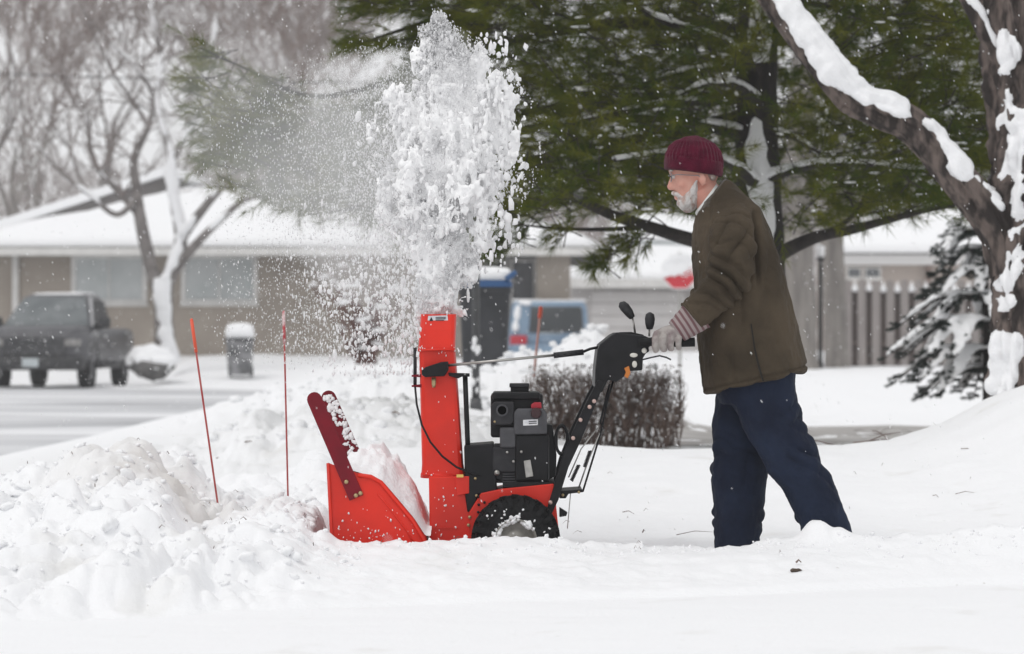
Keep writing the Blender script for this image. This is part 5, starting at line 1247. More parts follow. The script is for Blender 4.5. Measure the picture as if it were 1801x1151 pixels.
def pine():
    Y = 8.6
    x0 = X(1338, Y)
    t = thing('pine_tree', 'large dark green pine spreading over the top of the picture behind the man', 'tree', (x0, Y, .2))
    tr = smooth_path([(P(1352, 790, Y), .17), (P(1345, 600, Y), .16), (P(1340, 430, Y), .155), (P(1332, 300, Y), .15), (P(1330, 150, Y), .14), (P(1334, 0, Y), .13), (P(1338, -250, Y), .11), (P(1338, -700, Y), .06)], 20)
    R = limb_rings(tr, 48, .08, 241); MB().rings(R).build('trunk', M_PBARK, t, True)
    shell(snow_on_rings(R, tr, (-.05, -1, .05), .80, .02, 245, 2.6, .30).build('trunk_snow', M_SNOWSOFT, t, True, fix=False), .012)
    def limb(pts, n=10, sides=14, snow=None):
        path = smooth_path([(P(px, py, yy), r) for px, py, yy, r in pts], n); R = limb_rings(path, sides, .08, rng.randint(0, 999)); MB().rings(R).build('branch', M_PBARK, t, True)
        if snow: shell(snow_on_rings(R, path, (0, -.45, .9), snow, .018, rng.randint(0, 999), 5, .5).build('branch_snow', M_SNOWSOFT, t, True, fix=False), .01)
        return path
    # the two bare lower boughs
    limb([(1345, 460, Y, .06), (1290, 442, Y - .3, .052), (1222, 424, Y - .6, .05), (1150, 402, Y - .8, .042), (1080, 380, Y - 1.0, .035), (1020, 352, Y - 1.2, .027), (975, 332, Y - 1.3, .012)])
    limb([(1140, 400, Y - .8, .02), (1060, 404, Y - 1.0, .014), (980, 402, Y - 1.1, .009), (900, 394, Y - 1.2, .004)])
    limb([(1010, 348, Y - 1.2, .014), (960, 352, Y - 1.3, .01), (900, 345, Y - 1.4, .005)])
    limb([(1350, 462, Y, .06), (1385, 440, Y - .3, .048), (1440, 416, Y - .5, .04), (1500, 404, Y - .7, .032), (1560, 388, Y - .9, .026), (1620, 372, Y - 1.0, .02), (1680, 362, Y - 1.1, .01)])
    limb([(1440, 416, Y - .5, .026), (1480, 396, Y - .6, .02), (1510, 366, Y - .7, .012), (1530, 320, Y - .8, .006)])
    for pts in ([(1130, 398, Y - .8, .007), (1150, 380, Y - .9, .005), (1170, 352, Y - .9, .002)], [(1195, 418, Y - .7, .007), (1160, 388, Y - .8, .005), (1120, 366, Y - .8, .002)]): limb(pts, 4, 6)
    # snowy boughs inside the crown
    limb([(1338, 330, Y, .05), (1300, 300, Y - .4, .04), (1270, 285, Y - .8, .03), (1180, 270, Y - 1.3, .018), (1080, 282, Y - 1.7, .008)], snow=.25)
    limb([(1332, 320, Y, .05), (1390, 300, Y - .3, .032), (1460, 288, Y - .8, .022), (1560, 292, Y - 1.2, .012), (1640, 300, Y - 1.4, .006)], snow=.25)
    limb([(1330, 130, Y, .05), (1280, 80, Y - .5, .035), (1200, 50, Y - 1.0, .025), (1130, 20, Y - 1.3, .016), (1080, -20, Y - 1.5, .01)], snow=.5)
    limb([(1332, 180, Y, .05), (1290, 150, Y - .6, .03), (1240, 150, Y - 1.0, .02), (1190, 170, Y - 1.2, .01)], snow=.3)
    limb([(1332, 240, Y, .05), (1200, 215, Y - .3, .035), (1050, 205, Y - .5, .025), (930, 220, Y - .7, .014), (850, 240, Y - .8, .007)], snow=.85)
    limb([(1334, 60, Y, .06), (1150, 40, Y + .1, .045), (950, 60, Y + .2, .035), (760, 120, Y + .2, .026), (560, 170, Y + .1, .018), (430, 120, Y, .010), (352, 84, Y - .1, .004)])
    limb([(1334, 170, Y, .055), (1100, 180, Y + .5, .04), (850, 210, Y + .7, .03), (640, 270, Y + .7, .02), (480, 290, Y + .6, .012), (370, 268, Y + .5, .005)])
    limb([(1334, 200, Y, .055), (1100, 250, Y + .3, .04), (850, 300, Y + .4, .03), (700, 340, Y + .4, .018), (600, 370, Y + .4, .01), (520, 380, Y + .4, .004)])
    limb([(1336, -60, Y, .06), (1050, -40, Y, .04), (840, 10, Y - .1, .025), (700, 55, Y - .2, .014), (628, 78, Y - .3, .005)])
    limb([(1336, -120, Y, .06), (980, -80, Y - .3, .035), (760, -30, Y - .4, .018), (625, 4, Y - .5, .006)])
    for k in range(7):
        px = rng.choice([1000, 1100, 1200, 1450, 1550, 1650, 1700]); py = rng.uniform(20, 330); s = 1 if px > 1338 else -1
        limb([(1334, py - 40, Y, .035), ((1334 + px) / 2, py - 30, Y + rng.uniform(-1, 1), .024), (px, py, Y + rng.uniform(-1.6, 1.4), .012), (px + s * 90, py + rng.uniform(-10, 30), Y + rng.uniform(-1.8, 1.8), .004)], 6, 7, snow=.75)
    # foliage: tufted twigs. lower edge of the crown follows the photograph
    tw = []
    def low(px): return np.interp(px, [700, 800, 860, 930, 1000, 1080, 1150, 1225, 1330, 1420, 1500, 1560, 1640, 1700, 1760, 1900], [372, 392, 400, 402, 382, 372, 375, 395, 420, 412, 395, 385, 378, 362, 372, 380])
    tries = 0
    while len(tw) < 7200 and tries < 60000:
        tries += 1
        px, py, yy = rng.uniform(820, 1860), rng.uniform(-170, 415), Y + rng.uniform(-2.0, 2.2)
        lo = low(px) - 4
        if py > lo - rng.random() ** 3 * 30: continue
        if px < 870 and rng.random() < .4: continue
        if 1290 < px < 1378 and py > 120 and yy < Y + .1 and rng.random() < .9: continue
        c = P(px, py, yy)
        g = float(fbm(c.x * 2.0, c.y * 1.6, c.z * 2.6, 3, seed=261))
        if g < -.36: continue
        out = Vector((c.x - x0, (c.y - Y) * .7, 0)); out = out.normalized() if out.length > .05 else Vector((0, -1, 0))
        d = (out * rng.uniform(.5, 1.1) + Vector((rng.gauss(0, .45), rng.gauss(0, .45), rng.gauss(.12, .35)))).normalized()
        tw.append((c, d, rng.uniform(.10, .26)))
    main = len(tw)
    # boughs to the left, behind the plume
    poly = [(350, 78), (430, 98), (520, 150), (640, 190), (720, 150), (790, 60), (860, 0), (860, 400), (700, 395), (600, 380), (520, 372), (430, 340), (375, 280), (352, 180)]
    def inside(x, y):
        r = False; j = len(poly) - 1
        for i in range(len(poly)):
            (xi, yi), (xj, yj) = poly[i], poly[j]
            if (yi > y) != (yj > y) and x < (xj - xi) * (y - yi) / (yj - yi) + xi: r = not r
            j = i
        return r
    k = 0
    while k < 1500:
        px, py = rng.uniform(340, 870), rng.uniform(-10, 410)
        if not inside(px, py): continue
        if px < 640 and rng.random() < .35: continue
        c = P(px, py, Y + rng.uniform(-.6, .9))
        if float(fbm(c.x * 2.2, c.y * 1.6, c.z * 3.2, 3, seed=262)) < -.2: continue
        tw.append((c, Vector((-1 + rng.gauss(0, .5), rng.gauss(0, .5), rng.gauss(.05, .5))).normalized(), rng.uniform(.12, .26))); k += 1
    for _ in range(230):
        px = rng.uniform(625, 880); py = rng.uniform(-40, 12 + (px - 625) * .34) if rng.random() < .5 else 4 + (px - 625) * .02 + rng.gauss(0, 12)
        if rng.random() < .3: py = 76 - (px - 625) * .10 + rng.gauss(0, 7)
        tw.append((P(px, py, Y - .3 + rng.uniform(-.3, .3)), Vector((-1, rng.gauss(0, .3), rng.gauss(.0, .25))).normalized(), rng.uniform(.1, .2)))
    # hanging sprays under the lower bough
    for (px, py) in ((1060, 462), (1080, 440), (1100, 425), (1072, 450), (1050, 465), (1120, 418), (870, 425), (890, 408), (905, 420), (985, 415), (995, 405), (930, 395), (880, 440), (1115, 440), (1135, 420)):
        for _ in range(5): tw.append((P(px + rng.gauss(0, 6), py + rng.gauss(0, 5), Y - 1.1 + rng.gauss(0, .1)), Vector((-.6 + rng.gauss(0, .4), rng.gauss(0, .4), -.3 + rng.gauss(0, .35))).normalized(), .10))
    limb([(1130, 398, Y - .85, .006), (1105, 425, Y - 1.0, .004), (1075, 445, Y - 1.1, .003), (1045, 468, Y - 1.1, .0015)], 4, 6)
    v, f = needle_cloud(tw, 44, .115, .0045, (.35, 1.0), .25)
    o = place(np_mesh('m', v, f), 'crown', M_NEEDLE, t, False); o['kind'] = 'stuff'
    tm = MB()
    for c, d, l in tw[::2]: tm.tube([c - d * .10, c + d * l], [.005, .002], 3, False)
    tm.build('twig_wood', M_PBARK, t, fix=False)['kind'] = 'stuff'
    # dabs of snow caught in the needles
    pick = [tw[i] for i in nr.choice(main, 620, replace=False)]
    pos = np.array([(c + d * l * .6 + Vector((0, 0, .02)))[:] for c, d, l in pick]); st = np.array([[1.0 + 1.5 * abs(d.x), 1 + abs(d.y), .5] for c, d, l in pick])
    v, f = clods(ico(1), pos, nr.uniform(.008, .024, len(pos)), st, .2); place(np_mesh('m', v, f), 'caught_snow', M_SNOWSOFT, t)['kind'] = 'stuff'
pine()

def spruce():
    Y = 14.0
    t = thing('young_spruce', 'small blue-green spruce bowed under snow beside the fence', 'tree', P(1735, 720, Y))
    MB().tube([P(1738, 730, Y), P(1736, 560, Y), P(1728, 380, Y)], [.05, .035, .008], 8).build('trunk', M_PBARK, t, True)
    tw = []; sn = MB()
    layers = [(395, 60, 7), (430, 90, 9), (462, 110, 10), (500, 130, 11), (545, 150, 12), (590, 185, 13), (640, 170, 12), (672, 120, 10)]
    for (py, reach, nb) in layers:
        for k in range(nb):
            az = 2 * math.pi * (k + rng.uniform(-.3, .3)) / nb; L = reach / 203 * rng.uniform(.75, 1.1)
            b = P(1733, py - 20, Y); d = Vector((math.cos(az), math.sin(az), 0)); e = b + d * L + Vector((0, 0, -.10 - L * .22)); pts = [b, b + d * L * .5 + Vector((0, 0, -.0)), e]
            sp = smooth_path([(pts[0], .012), (pts[1], .009), (pts[2], .004)], 5)
            MB().rings(limb_rings(sp, 5)).build('branch', M_PBARK, t)
            for q in range(int(6 + L * 20)):
                s = rng.uniform(.15, 1); i = min(int(s * 10), 9); c = sp[i][0].lerp(sp[i + 1][0], s * 10 - i)
                side = rng.choice((-1, 1)); dd = (d * .8 + Vector((-d.y, d.x, 0)) * side * rng.uniform(.2, .9) + Vector((0, 0, rng.uniform(-.35, .15)))).normalized()
                tw.append((c, dd, rng.uniform(.06, .13)))
            # snow mound on the bough
            ring = []; 
            for i in range(2, len(sp)):
                c = sp[i][0]; s = i / (len(sp) - 1); w = .085 * math.sin(math.pi * min(1, s * .92 + .08)) ** .6 * (L / .6) ** .4 * rng.uniform(.85, 1.15); lat = Vector((-d.y, d.x, 0))
                ring.append([c + lat * w * math.cos(a * math.pi / 5) + Vector((0, 0, .018 + w * .42 * math.sin(a * math.pi / 5) if a <= 5 else .012)) for a in range(10)])
            if rng.random() < .72: sn.rings(ring)
    me = remesh(sn, .018, 3); displace(me, lambda co, no: .012 * fbm(co[:, 0] * 14, co[:, 1] * 14, co[:, 2] * 14, 3, seed=271))
    place(me, 'snow_load', M_SNOWSOFT, t)
    v, f = needle_cloud(tw, 90, .034, .0055, (.6, 1.2), .0); o = place(np_mesh('m', v, f), 'crown', M_NEEDLEB, t, False); o['kind'] = 'stuff'
spruce()

def hedge():
    Y = 10.6
    t = thing('clipped_hedge', 'bare brown clipped hedge standing in the snow behind the handlebars', 'hedge', P(1060, 772, Y))
    m = MB(); x0, x1 = X(930, Y), X(1193, Y); zt = Z(642, Y); zb = .12
    for k in range(330):
        x = rng.uniform(x0, x1); y = Y + rng.uniform(-.28, .28); p = Vector((x, y, zb)); top = zt + rng.gauss(0, .025) - .05 * (abs((x - (x0 + x1) / 2) / ((x1 - x0) / 2)) ** 6)
        d = Vector((rng.gauss(0, .10), rng.gauss(0, .10), 1)); pts = [p]; r0 = rng.uniform(.003, .0075); n = 6
        for i in range(n):
            d = (d + Vector((rng.gauss(0, .16), rng.gauss(0, .16), 0))).normalized(); p = p + d * (top - zb) / n; p.x = min(max(p.x, x0 - .02), x1 + .02); pts.append(p.copy())
        m.tube(pts, [r0 * (1 - .75 * i / n) for i in range(n + 1)], 3, False)
        for j in range(7):
            i = rng.randint(2, n - 1); b = pts[i]; e = Vector((rng.gauss(0, .6), rng.gauss(0, .6), rng.uniform(.2, 1))).normalized() * rng.uniform(.06, .16)
            q = b + e; q.z = min(q.z, zt + .03); q.x = min(max(q.x, x0 - .05), x1 + .05); m.tube([b, b.lerp(q, .5) + Vector((rng.gauss(0, .01), 0, 0)), q], [r0 * .5, r0 * .4, r0 * .2], 3, False)
    o = m.build('stems', M_TWIG, t, fix=False); o['kind'] = 'stuff'
    lv = []; n = 600
    pos = np.stack([nr.uniform(x0 - .02, x1 + .02, n), Y + nr.uniform(-.30, .30, n), zb + (zt - zb) * (1 - nr.random(n) ** 1.6 * .9)], 1)
    v, f = clods(OCTA, pos, nr.uniform(.006, .013, n), np.tile([[1, 1, .6]], (n, 1))); o = place(np_mesh('m', v, f), 'dry_leaves', mat('dry_leaf', (.20, .135, .105), rough=.9, col2=(.12, .08, .065), scale=9), t, False); o['kind'] = 'stuff'
    n = 120; pos = np.stack([nr.uniform(x0, x1, n), Y + nr.uniform(-.30, .2, n), zb + (zt - zb) * nr.random(n) ** .7], 1)
    v, f = clods(ico(1), pos, nr.uniform(.006, .02, n)); place(np_mesh('m', v, f), 'caught_snow', M_SNOWSOFT, t)['kind'] = 'stuff'
hedge()

def bare_tree(name, label, base, h, seed, r0, matl, stems=None, depth=6, spread=.5, snow=False, group=None, twigr=.006, cat='tree'):
    rr = random.Random(seed); t = thing(name, label, cat, base, group)
    limbs = MB(); fine = MB(); snows = []
    def grow(p, d, L, r, lev):
        n = 4 if lev > 2 else 3; pts = [(p.copy(), r)]; q = p.copy(); dd = d.copy()
        for i in range(n):
            dd = (dd + Vector((rr.gauss(0, .11), rr.gauss(0, .11), rr.gauss(.035, .06)))).normalized(); q = q + dd * L / n; pts.append((q.copy(), max(twigr, r * (1 - .38 * (i + 1) / n))))
        (limbs if lev >= depth - 2 else fine).tube([a for a, b in pts], [b for a, b in pts], 8 if lev >= depth - 1 else (5 if lev >= depth - 2 else 3), False)
        if snow and lev >= depth - 2: snows.append(pts)
        if lev <= 0: return
        kids = 3 if rr.random() < .55 else 2
        for k in range(kids):
            ax = Vector((rr.gauss(0, 1), rr.gauss(0, 1), rr.gauss(0, .35))); ax = (ax - dd * ax.dot(dd)).normalized()
            nd = (dd * rr.uniform(.75, 1.0) + ax * spread * rr.uniform(.5, 1.15) + Vector((0, 0, .06))).normalized()
            s = pts[-1] if (k == 0 or rr.random() < .5) else pts[-2]
            grow(s[0], nd, L * rr.uniform(.62, .88), s[1] * rr.uniform(.6, .8), lev - 1)
    for (d, L, r) in (stems or [(Vector((0, 0, 1)), h * .28, r0)]): grow(Vector(base), Vector(d).normalized(), L, r, depth)
    limbs.build('trunk', matl, t, True, fix=False)
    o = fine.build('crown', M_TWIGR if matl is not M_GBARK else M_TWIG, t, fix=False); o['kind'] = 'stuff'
    if snows:
        sm = MB()
        for pts in snows:
            path = smooth_path(pts, 4); R = limb_rings(path, 10); s_ = snow_on_rings(R, path, (.15, -.7, .6), .45, .03, seed, 2.5, .55)
            sm.add(s_.v, s_.f)
        shell(sm.build('branch_snow', M_SNOWSOFT, t, True, fix=False), .03)
    return t

def yard_tree():
    Y = 51.5; b = P(292, 618, Y)
    t = thing('forked_yard_tree', 'forked leafless tree with snow in its crotches before the bungalow', 'tree', b)
    k = 63.5 / 5280 / 1.0
    def lb(pts, sides=24, snow=None, nm='limb', n=10):
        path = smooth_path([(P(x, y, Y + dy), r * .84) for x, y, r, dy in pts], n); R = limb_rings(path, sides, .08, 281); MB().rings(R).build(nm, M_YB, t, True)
        if snow is not None: shell(snow_on_rings(R, path, (.1, -.8, .5), snow + .20, .05, rng.randint(0, 999), 1.8, .7).build('limb_snow', M_SNOWSOFT, t, True, fix=False), .04)
        return path
    lb([(292, 640, .34, 0), (290, 600, .26, 0), (288, 560, .24, 0), (286, 520, .25, 0), (288, 490, .24, 0)], nm='trunk', snow=.45)
    lb([(286, 520, .20, 0), (268, 480, .17, 0), (256, 430, .16, 0), (246, 380, .15, 0), (240, 330, .12, .2), (236, 280, .10, .3), (262, 220, .07, .4), (275, 150, .05, .5)])
    lb([(290, 500, .22, 0), (308, 460, .20, 0), (318, 420, .17, 0), (310, 370, .14, 0), (302, 320, .13, 0), (300, 270, .11, 0), (285, 220, .09, 0), (276, 170, .08, 0), (282, 100, .06, 0), (270, 40, .045, 0), (262, -30, .03, 0)], snow=.3)
    lb([(318, 420, .14, 0), (340, 390, .12, -.2), (372, 350, .10, -.3), (388, 335, .07, -.4)], snow=.4)
    lb([(310, 470, .14, 0), (345, 430, .11, -.3), (390, 385, .085, -.4), (432, 352, .065, -.5), (480, 345, .04, -.6), (520, 362, .02, -.6)], snow=.75)
    lb([(300, 290, .10, 0), (312, 265, .085, 0), (335, 215, .065, .1), (352, 160, .045, .2), (372, 90, .03, .2), (380, 20, .02, .2)], snow=.2)
    lb([(246, 380, .10, 0), (215, 345, .08, .1), (175, 300, .065, .2), (160, 265, .05, .2), (150, 190, .03, .3)], snow=.9)
    lb([(240, 350, .08, 0), (205, 378, .07, -.3), (160, 345, .055, -.4), (110, 305, .04, -.5), (60, 250, .025, -.5)], snow=.8)
    lb([(262, 225, .06, .4), (235, 180, .045, .4), (200, 130, .035, .5), (165, 60, .025, .5), (130, -20, .015, .5)])
    lb([(276, 175, .06, 0), (240, 120, .045, -.1), (180, 60, .03, -.1), (140, 10, .02, -.1)], snow=.8)
    lb([(300, 275, .05, 0), (270, 200, .03, -.1), (200, 178, .02, -.2), (130, 185, .012, -.3)])
    fine = MB(); rr = random.Random(5)
    starts = [(262, 220), (275, 150), (282, 100), (270, 40), (352, 160), (372, 90), (150, 190), (110, 305), (60, 250), (200, 130), (165, 60), (240, 120), (180, 60), (335, 215), (388, 335), (432, 352), (236, 280), (130, 185), (175, 300), (480, 345), (310, 265), (215, 345), (380, 20)]
    def tw(p, d, L, r, lev):
        q = p + d * L; m = p.lerp(q, .5) + Vector((rr.gauss(0, .05), rr.gauss(0, .05), rr.gauss(0, .05))) * L; fine.tube([p, m, q], [r, r * .8, r * .6], 4 if lev > 1 else 3, False)
        if lev:
            for _ in range(rr.choice((2, 3))): tw(p.lerp(q, rr.uniform(.4, 1)), (d + Vector((rr.gauss(0, .5), rr.gauss(0, .5), rr.gauss(.15, .4)))).normalized(), L * rr.uniform(.55, .85), r * .62, lev - 1)
    for (x, y) in starts:
        for _ in range(3): tw(P(x, y, Y), Vector((rr.gauss(0, .6), rr.gauss(0, .5), rr.uniform(.2, 1))).normalized(), rr.uniform(.6, 1.2), .022, 4)
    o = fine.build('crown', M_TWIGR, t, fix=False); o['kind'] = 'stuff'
M_YB = mat('yard_tree_bark', (.23, .21, .20), rough=.95, col2=(.14, .125, .12), scale=4, bump=.5, bscale=8)  # frosted bark, lightened further in place of distance haze
yard_tree()

# leafless trees rising behind the bungalow
spots = [(-40, 78, 14, 'leftmost leafless tree above the gable end of the bungalow'), (70, 92, 15, 'leafless russet tree left of the forked yard tree'), (180, 84, 15, 'tall leafless tree straight behind the forked yard tree'),
         (300, 100, 17, 'leafless tree rising over the bungalow ridge'), (400, 90, 14, 'leafless tree behind the upper window of the bungalow'), (500, 98, 16, 'leafless tree left of the pale gap of sky'), (560, 112, 15, 'thin leafless tree nearest the pale gap of sky'),
         (120, 120, 19, 'far hazy leafless tree, left of two'), (430, 125, 19, 'far hazy leafless tree, right of two'), (20, 110, 18, 'far hazy leafless tree above the pickup')]
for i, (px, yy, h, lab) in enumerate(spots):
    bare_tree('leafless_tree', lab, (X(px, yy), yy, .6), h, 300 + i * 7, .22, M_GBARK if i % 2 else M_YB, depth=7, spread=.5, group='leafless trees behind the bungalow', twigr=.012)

for i, (px, w, lab) in enumerate(((1404, .36, 'stout grey tree trunk just left of the black lamp post'), (1470, .24, 'grey tree trunk between the lamp post and the fence'))):
    Yt = 46.0 + i * 3.0; t = thing('grey_trunk_tree', lab, 'tree', P(px, 662, Yt)); 
    path = smooth_path([(P(px + 6, 672, Yt), w * 1.5), (P(px + 3, 655, Yt), w * 1.15), (P(px, 600, Yt), w), (P(px - 4, 480, Yt), w * .95), (P(px - 4, 380, Yt), w * .9), (P(px + 6, 200, Yt), w * .8), (P(px + 20, -60, Yt), w * .5)], 8)
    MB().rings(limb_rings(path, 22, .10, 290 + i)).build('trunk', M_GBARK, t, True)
    rr = random.Random(70 + i); cr = MB()
    for k in range(26):
        i0 = rr.randint(28, len(path) - 2); p = path[i0][0]; d = Vector((rr.gauss(0, 1), rr.gauss(0, 1), rr.uniform(.3, 1.2))).normalized()
        for s in range(4):
            q = p + d * rr.uniform(.5, .9); cr.tube([p, q], [.06 * (1 - s / 5), .06 * (1 - (s + 1) / 5)], 4, False); p = q; d = (d + Vector((rr.gauss(0, .3), rr.gauss(0, .3), .15))).normalized()
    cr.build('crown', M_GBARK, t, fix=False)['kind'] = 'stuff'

def snowy_shrub():
    Y = 42.0; t = thing('snowy_shrub', 'reddish shrub clotted with snow in front of the bungalow wall', 'shrub', P(640, 640, Y))
    rr = random.Random(9); m = MB(); tips = []
    for k in range(46):
        p = P(640 + rr.gauss(0, 12), 640, Y); d = Vector((rr.gauss(0, .35), rr.gauss(0, .3), 1)).normalized(); r = .03
        for s in range(5):
            q = p + d * rr.uniform(.3, .5); m.tube([p, q], [r, r * .75], 4, False); r *= .75; p = q; d = (d + Vector((rr.gauss(0, .3), rr.gauss(0, .3), .05))).normalized(); tips.append(p.copy())
    m.build('stems', mat('red_stem', (.13, .055, .045), rough=.9, vary=.4, scale=3), t, fix=False)
    pos = np.array([q[:] for q in rr.choices(tips, k=46)]) + nr.normal(0, .08, (46, 3)); v, f = clods(ico(2), pos, nr.uniform(.03, .10, 46), np.tile([[1.6, 1, .6]], (46, 1)), .06, facet=6)
    place(np_mesh('m', v, f), 'snow_load', M_SNOWSOFT, t)['kind'] = 'stuff'
snowy_shrub()

# the wood that closes the view behind the street: one grey-brown mass of twigs
def distant_wood():
    n = 26000; y = nr.uniform(112, 150, n); k = (y - CAMY) / FPX; x = nr.uniform(-1300, 700, n) * k; top = 8.5 + 2.5 * fbm(x * .12, y * .05, 0, 3, seed=451)
    z = .8 + (top - .8) * nr.random(n) ** .85; d = np.stack([nr.normal(0, .45, n), nr.normal(0, .3, n), nr.uniform(.3, 1, n)], 1); d /= np.linalg.norm(d, axis=1)[:, None]
    p = np.stack([x, y, z], 1); L = nr.uniform(.5, 1.5, n)[:, None]; w = np.stack([d[:, 2], d[:, 0] * 0, -d[:, 0]], 1) * nr.uniform(.014, .035, n)[:, None]
    v = np.stack([p - w, p + w, p + d * L], 1).reshape(-1, 3)
    tr = []
    for q in range(46):
        yy = float(nr.uniform(112, 146)); xx = float(nr.uniform(-1250, 650)) * (yy - CAMY) / FPX; m = MB().tube([(xx, yy, .3), (xx + .2, yy, 4), (xx + float(nr.normal(0, .6)), yy, 9)], [.16, .11, .04], 5, False); tr.append(m)
    me = MB()
    for m in tr: me.add(m.v, m.f)
    tv = np.array(me.v); tf = np.array([t3 for f in me.f for t3 in ((f[0], f[1], f[2]), (f[0], f[2], f[3]))])
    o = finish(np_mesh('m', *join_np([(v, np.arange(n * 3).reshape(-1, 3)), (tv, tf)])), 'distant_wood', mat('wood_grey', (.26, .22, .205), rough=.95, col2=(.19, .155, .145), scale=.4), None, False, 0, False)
    tag(o, 'grey-brown winter wood closing the view beyond the street', None, None, 'stuff')
distant_wood()

# overhead wire on the left
w = MB(); pts = [P(-200 + 1400 * i / 20, 122 + 24 * (i / 20) + 10 * math.sin(math.pi * i / 20), 62) for i in range(21)]; w.tube(pts, .018, 5)
tag(w.build('overhead_wire', M_BLACKM, None, True), 'thin overhead wire crossing the leafless trees', 'wire')

# ------------------------------------------------------------------ thrown and falling snow
def surface_nets(F, org, h):
    """smooth skin round the cells where F > 0"""
    ins = F > 0; nx, ny, nz = F.shape
    sl = lambda A, a, b, c: A[a:nx - 1 + a, b:ny - 1 + b, c:nz - 1 + c]
    cnt = sum(sl(ins, a, b, c).astype(np.int8) for a in (0, 1) for b in (0, 1) for c in (0, 1)); act = (cnt > 0) & (cnt < 8)
    acc = np.zeros(act.shape + (3,)); num = np.zeros(act.shape)
    for ax in range(3):
        o1, o2 = [a for a in range(3) if a != ax]
        for p in (0, 1):
            for q in (0, 1):
                c0 = [0, 0, 0]; c0[o1] = p; c0[o2] = q; c1 = list(c0); c1[ax] = 1
                f0, f1 = sl(F, *c0), sl(F, *c1); cr = (f0 > 0) != (f1 > 0); t = np.where(cr, f0 / np.where(cr, f0 - f1, 1), 0)
                for a in range(3): acc[..., a] += np.where(cr, (t if a == ax else c0[a]), 0)
                num += cr
    idx = -np.ones(act.shape, np.int64); idx[act] = np.arange(act.sum())
    g = np.argwhere(act); v = (g + acc[act] / num[act][:, None]) * h + np.asarray(org); faces = []
    for ax in range(3):
        o1, o2 = [(1, 2), (2, 0), (0, 1)][ax]
        a0 = [slice(1, -1)] * 3; a0[ax] = slice(0, -1); a1 = list(a0); a1[ax] = slice(1, None)
        A, B = ins[tuple(a0)], ins[tuple(a1)]; e = np.argwhere(A != B); s_ = A[tuple(e.T)]
        base = e.copy(); base[:, o1] += 1; base[:, o2] += 1
        def cell(d1, d2): c = base.copy(); c[:, o1] += d1; c[:, o2] += d2; return idx[tuple(c.T)]
        q = np.stack([cell(-1, -1), cell(0, -1), cell(0, 0), cell(-1, 0)], 1); q[~s_] = q[~s_][:, ::-1]; faces.append(q)
    return v, np.concatenate(faces)

def plume_flocs(centre, half, top, base):
    """torn sheets and flocs of thrown snow"""
    h = .0055; x0, x1, z0, z1, y0, y1 = X(640, 0), X(955, 0), Z(560, 0), Z(16, 0), -.24, .42
    xs, ys, zs = np.arange(x0, x1, h), np.arange(y0, y1, h), np.arange(z0, z1, h); gx, gy, gz = np.meshgrid(xs, ys, zs, indexing='ij')
    py = CY - (gz - CAMZ) * 440; s_ = (base - py) / (base - top); c = (np.interp(s_, *centre) - CX) / 440; hw = np.interp(s_, *half) / 440
    r = np.sqrt(((gx - c) / hw) ** 2 + ((gy - .03 - .1 * s_) / (hw * .62)) ** 2)
    near = r < 1.75; f = np.full(r.shape, -1.0); X_, Y_, Z_ = gx[near], gy[near], gz[near]
    wx = X_ + .05 * vnoise(X_ * 6, Y_ * 6, Z_ * 4, seed=441); wz = Z_ + .06 * vnoise(X_ * 6, Y_ * 6, Z_ * 4, seed=442)
    n = .55 * vnoise(wx * 10, Y_ * 10, wz * 6, seed=443) + .55 * vnoise(wx * 23, Y_ * 23, wz * 14, seed=444) + .50 * vnoise(wx * 48, Y_ * 48, wz * 32, seed=445) + .42 * vnoise(X_ * 80, Y_ * 80, Z_ * 60, seed=446)
    f[near] = n - np.interp(r[near], [0, .35, .7, 1.0, 1.3, 1.75], [-.58, -.46, -.10, .22, .48, .92]) + .8 * np.clip(1 - s_[near] * 3, 0, 1) * (r[near] < .9)
    f[0] = f[-1] = -1; f[:, 0] = f[:, -1] = -1; f[:, :, 0] = f[:, :, -1] = -1
    return surface_nets(f, (x0, y0, z0), h)

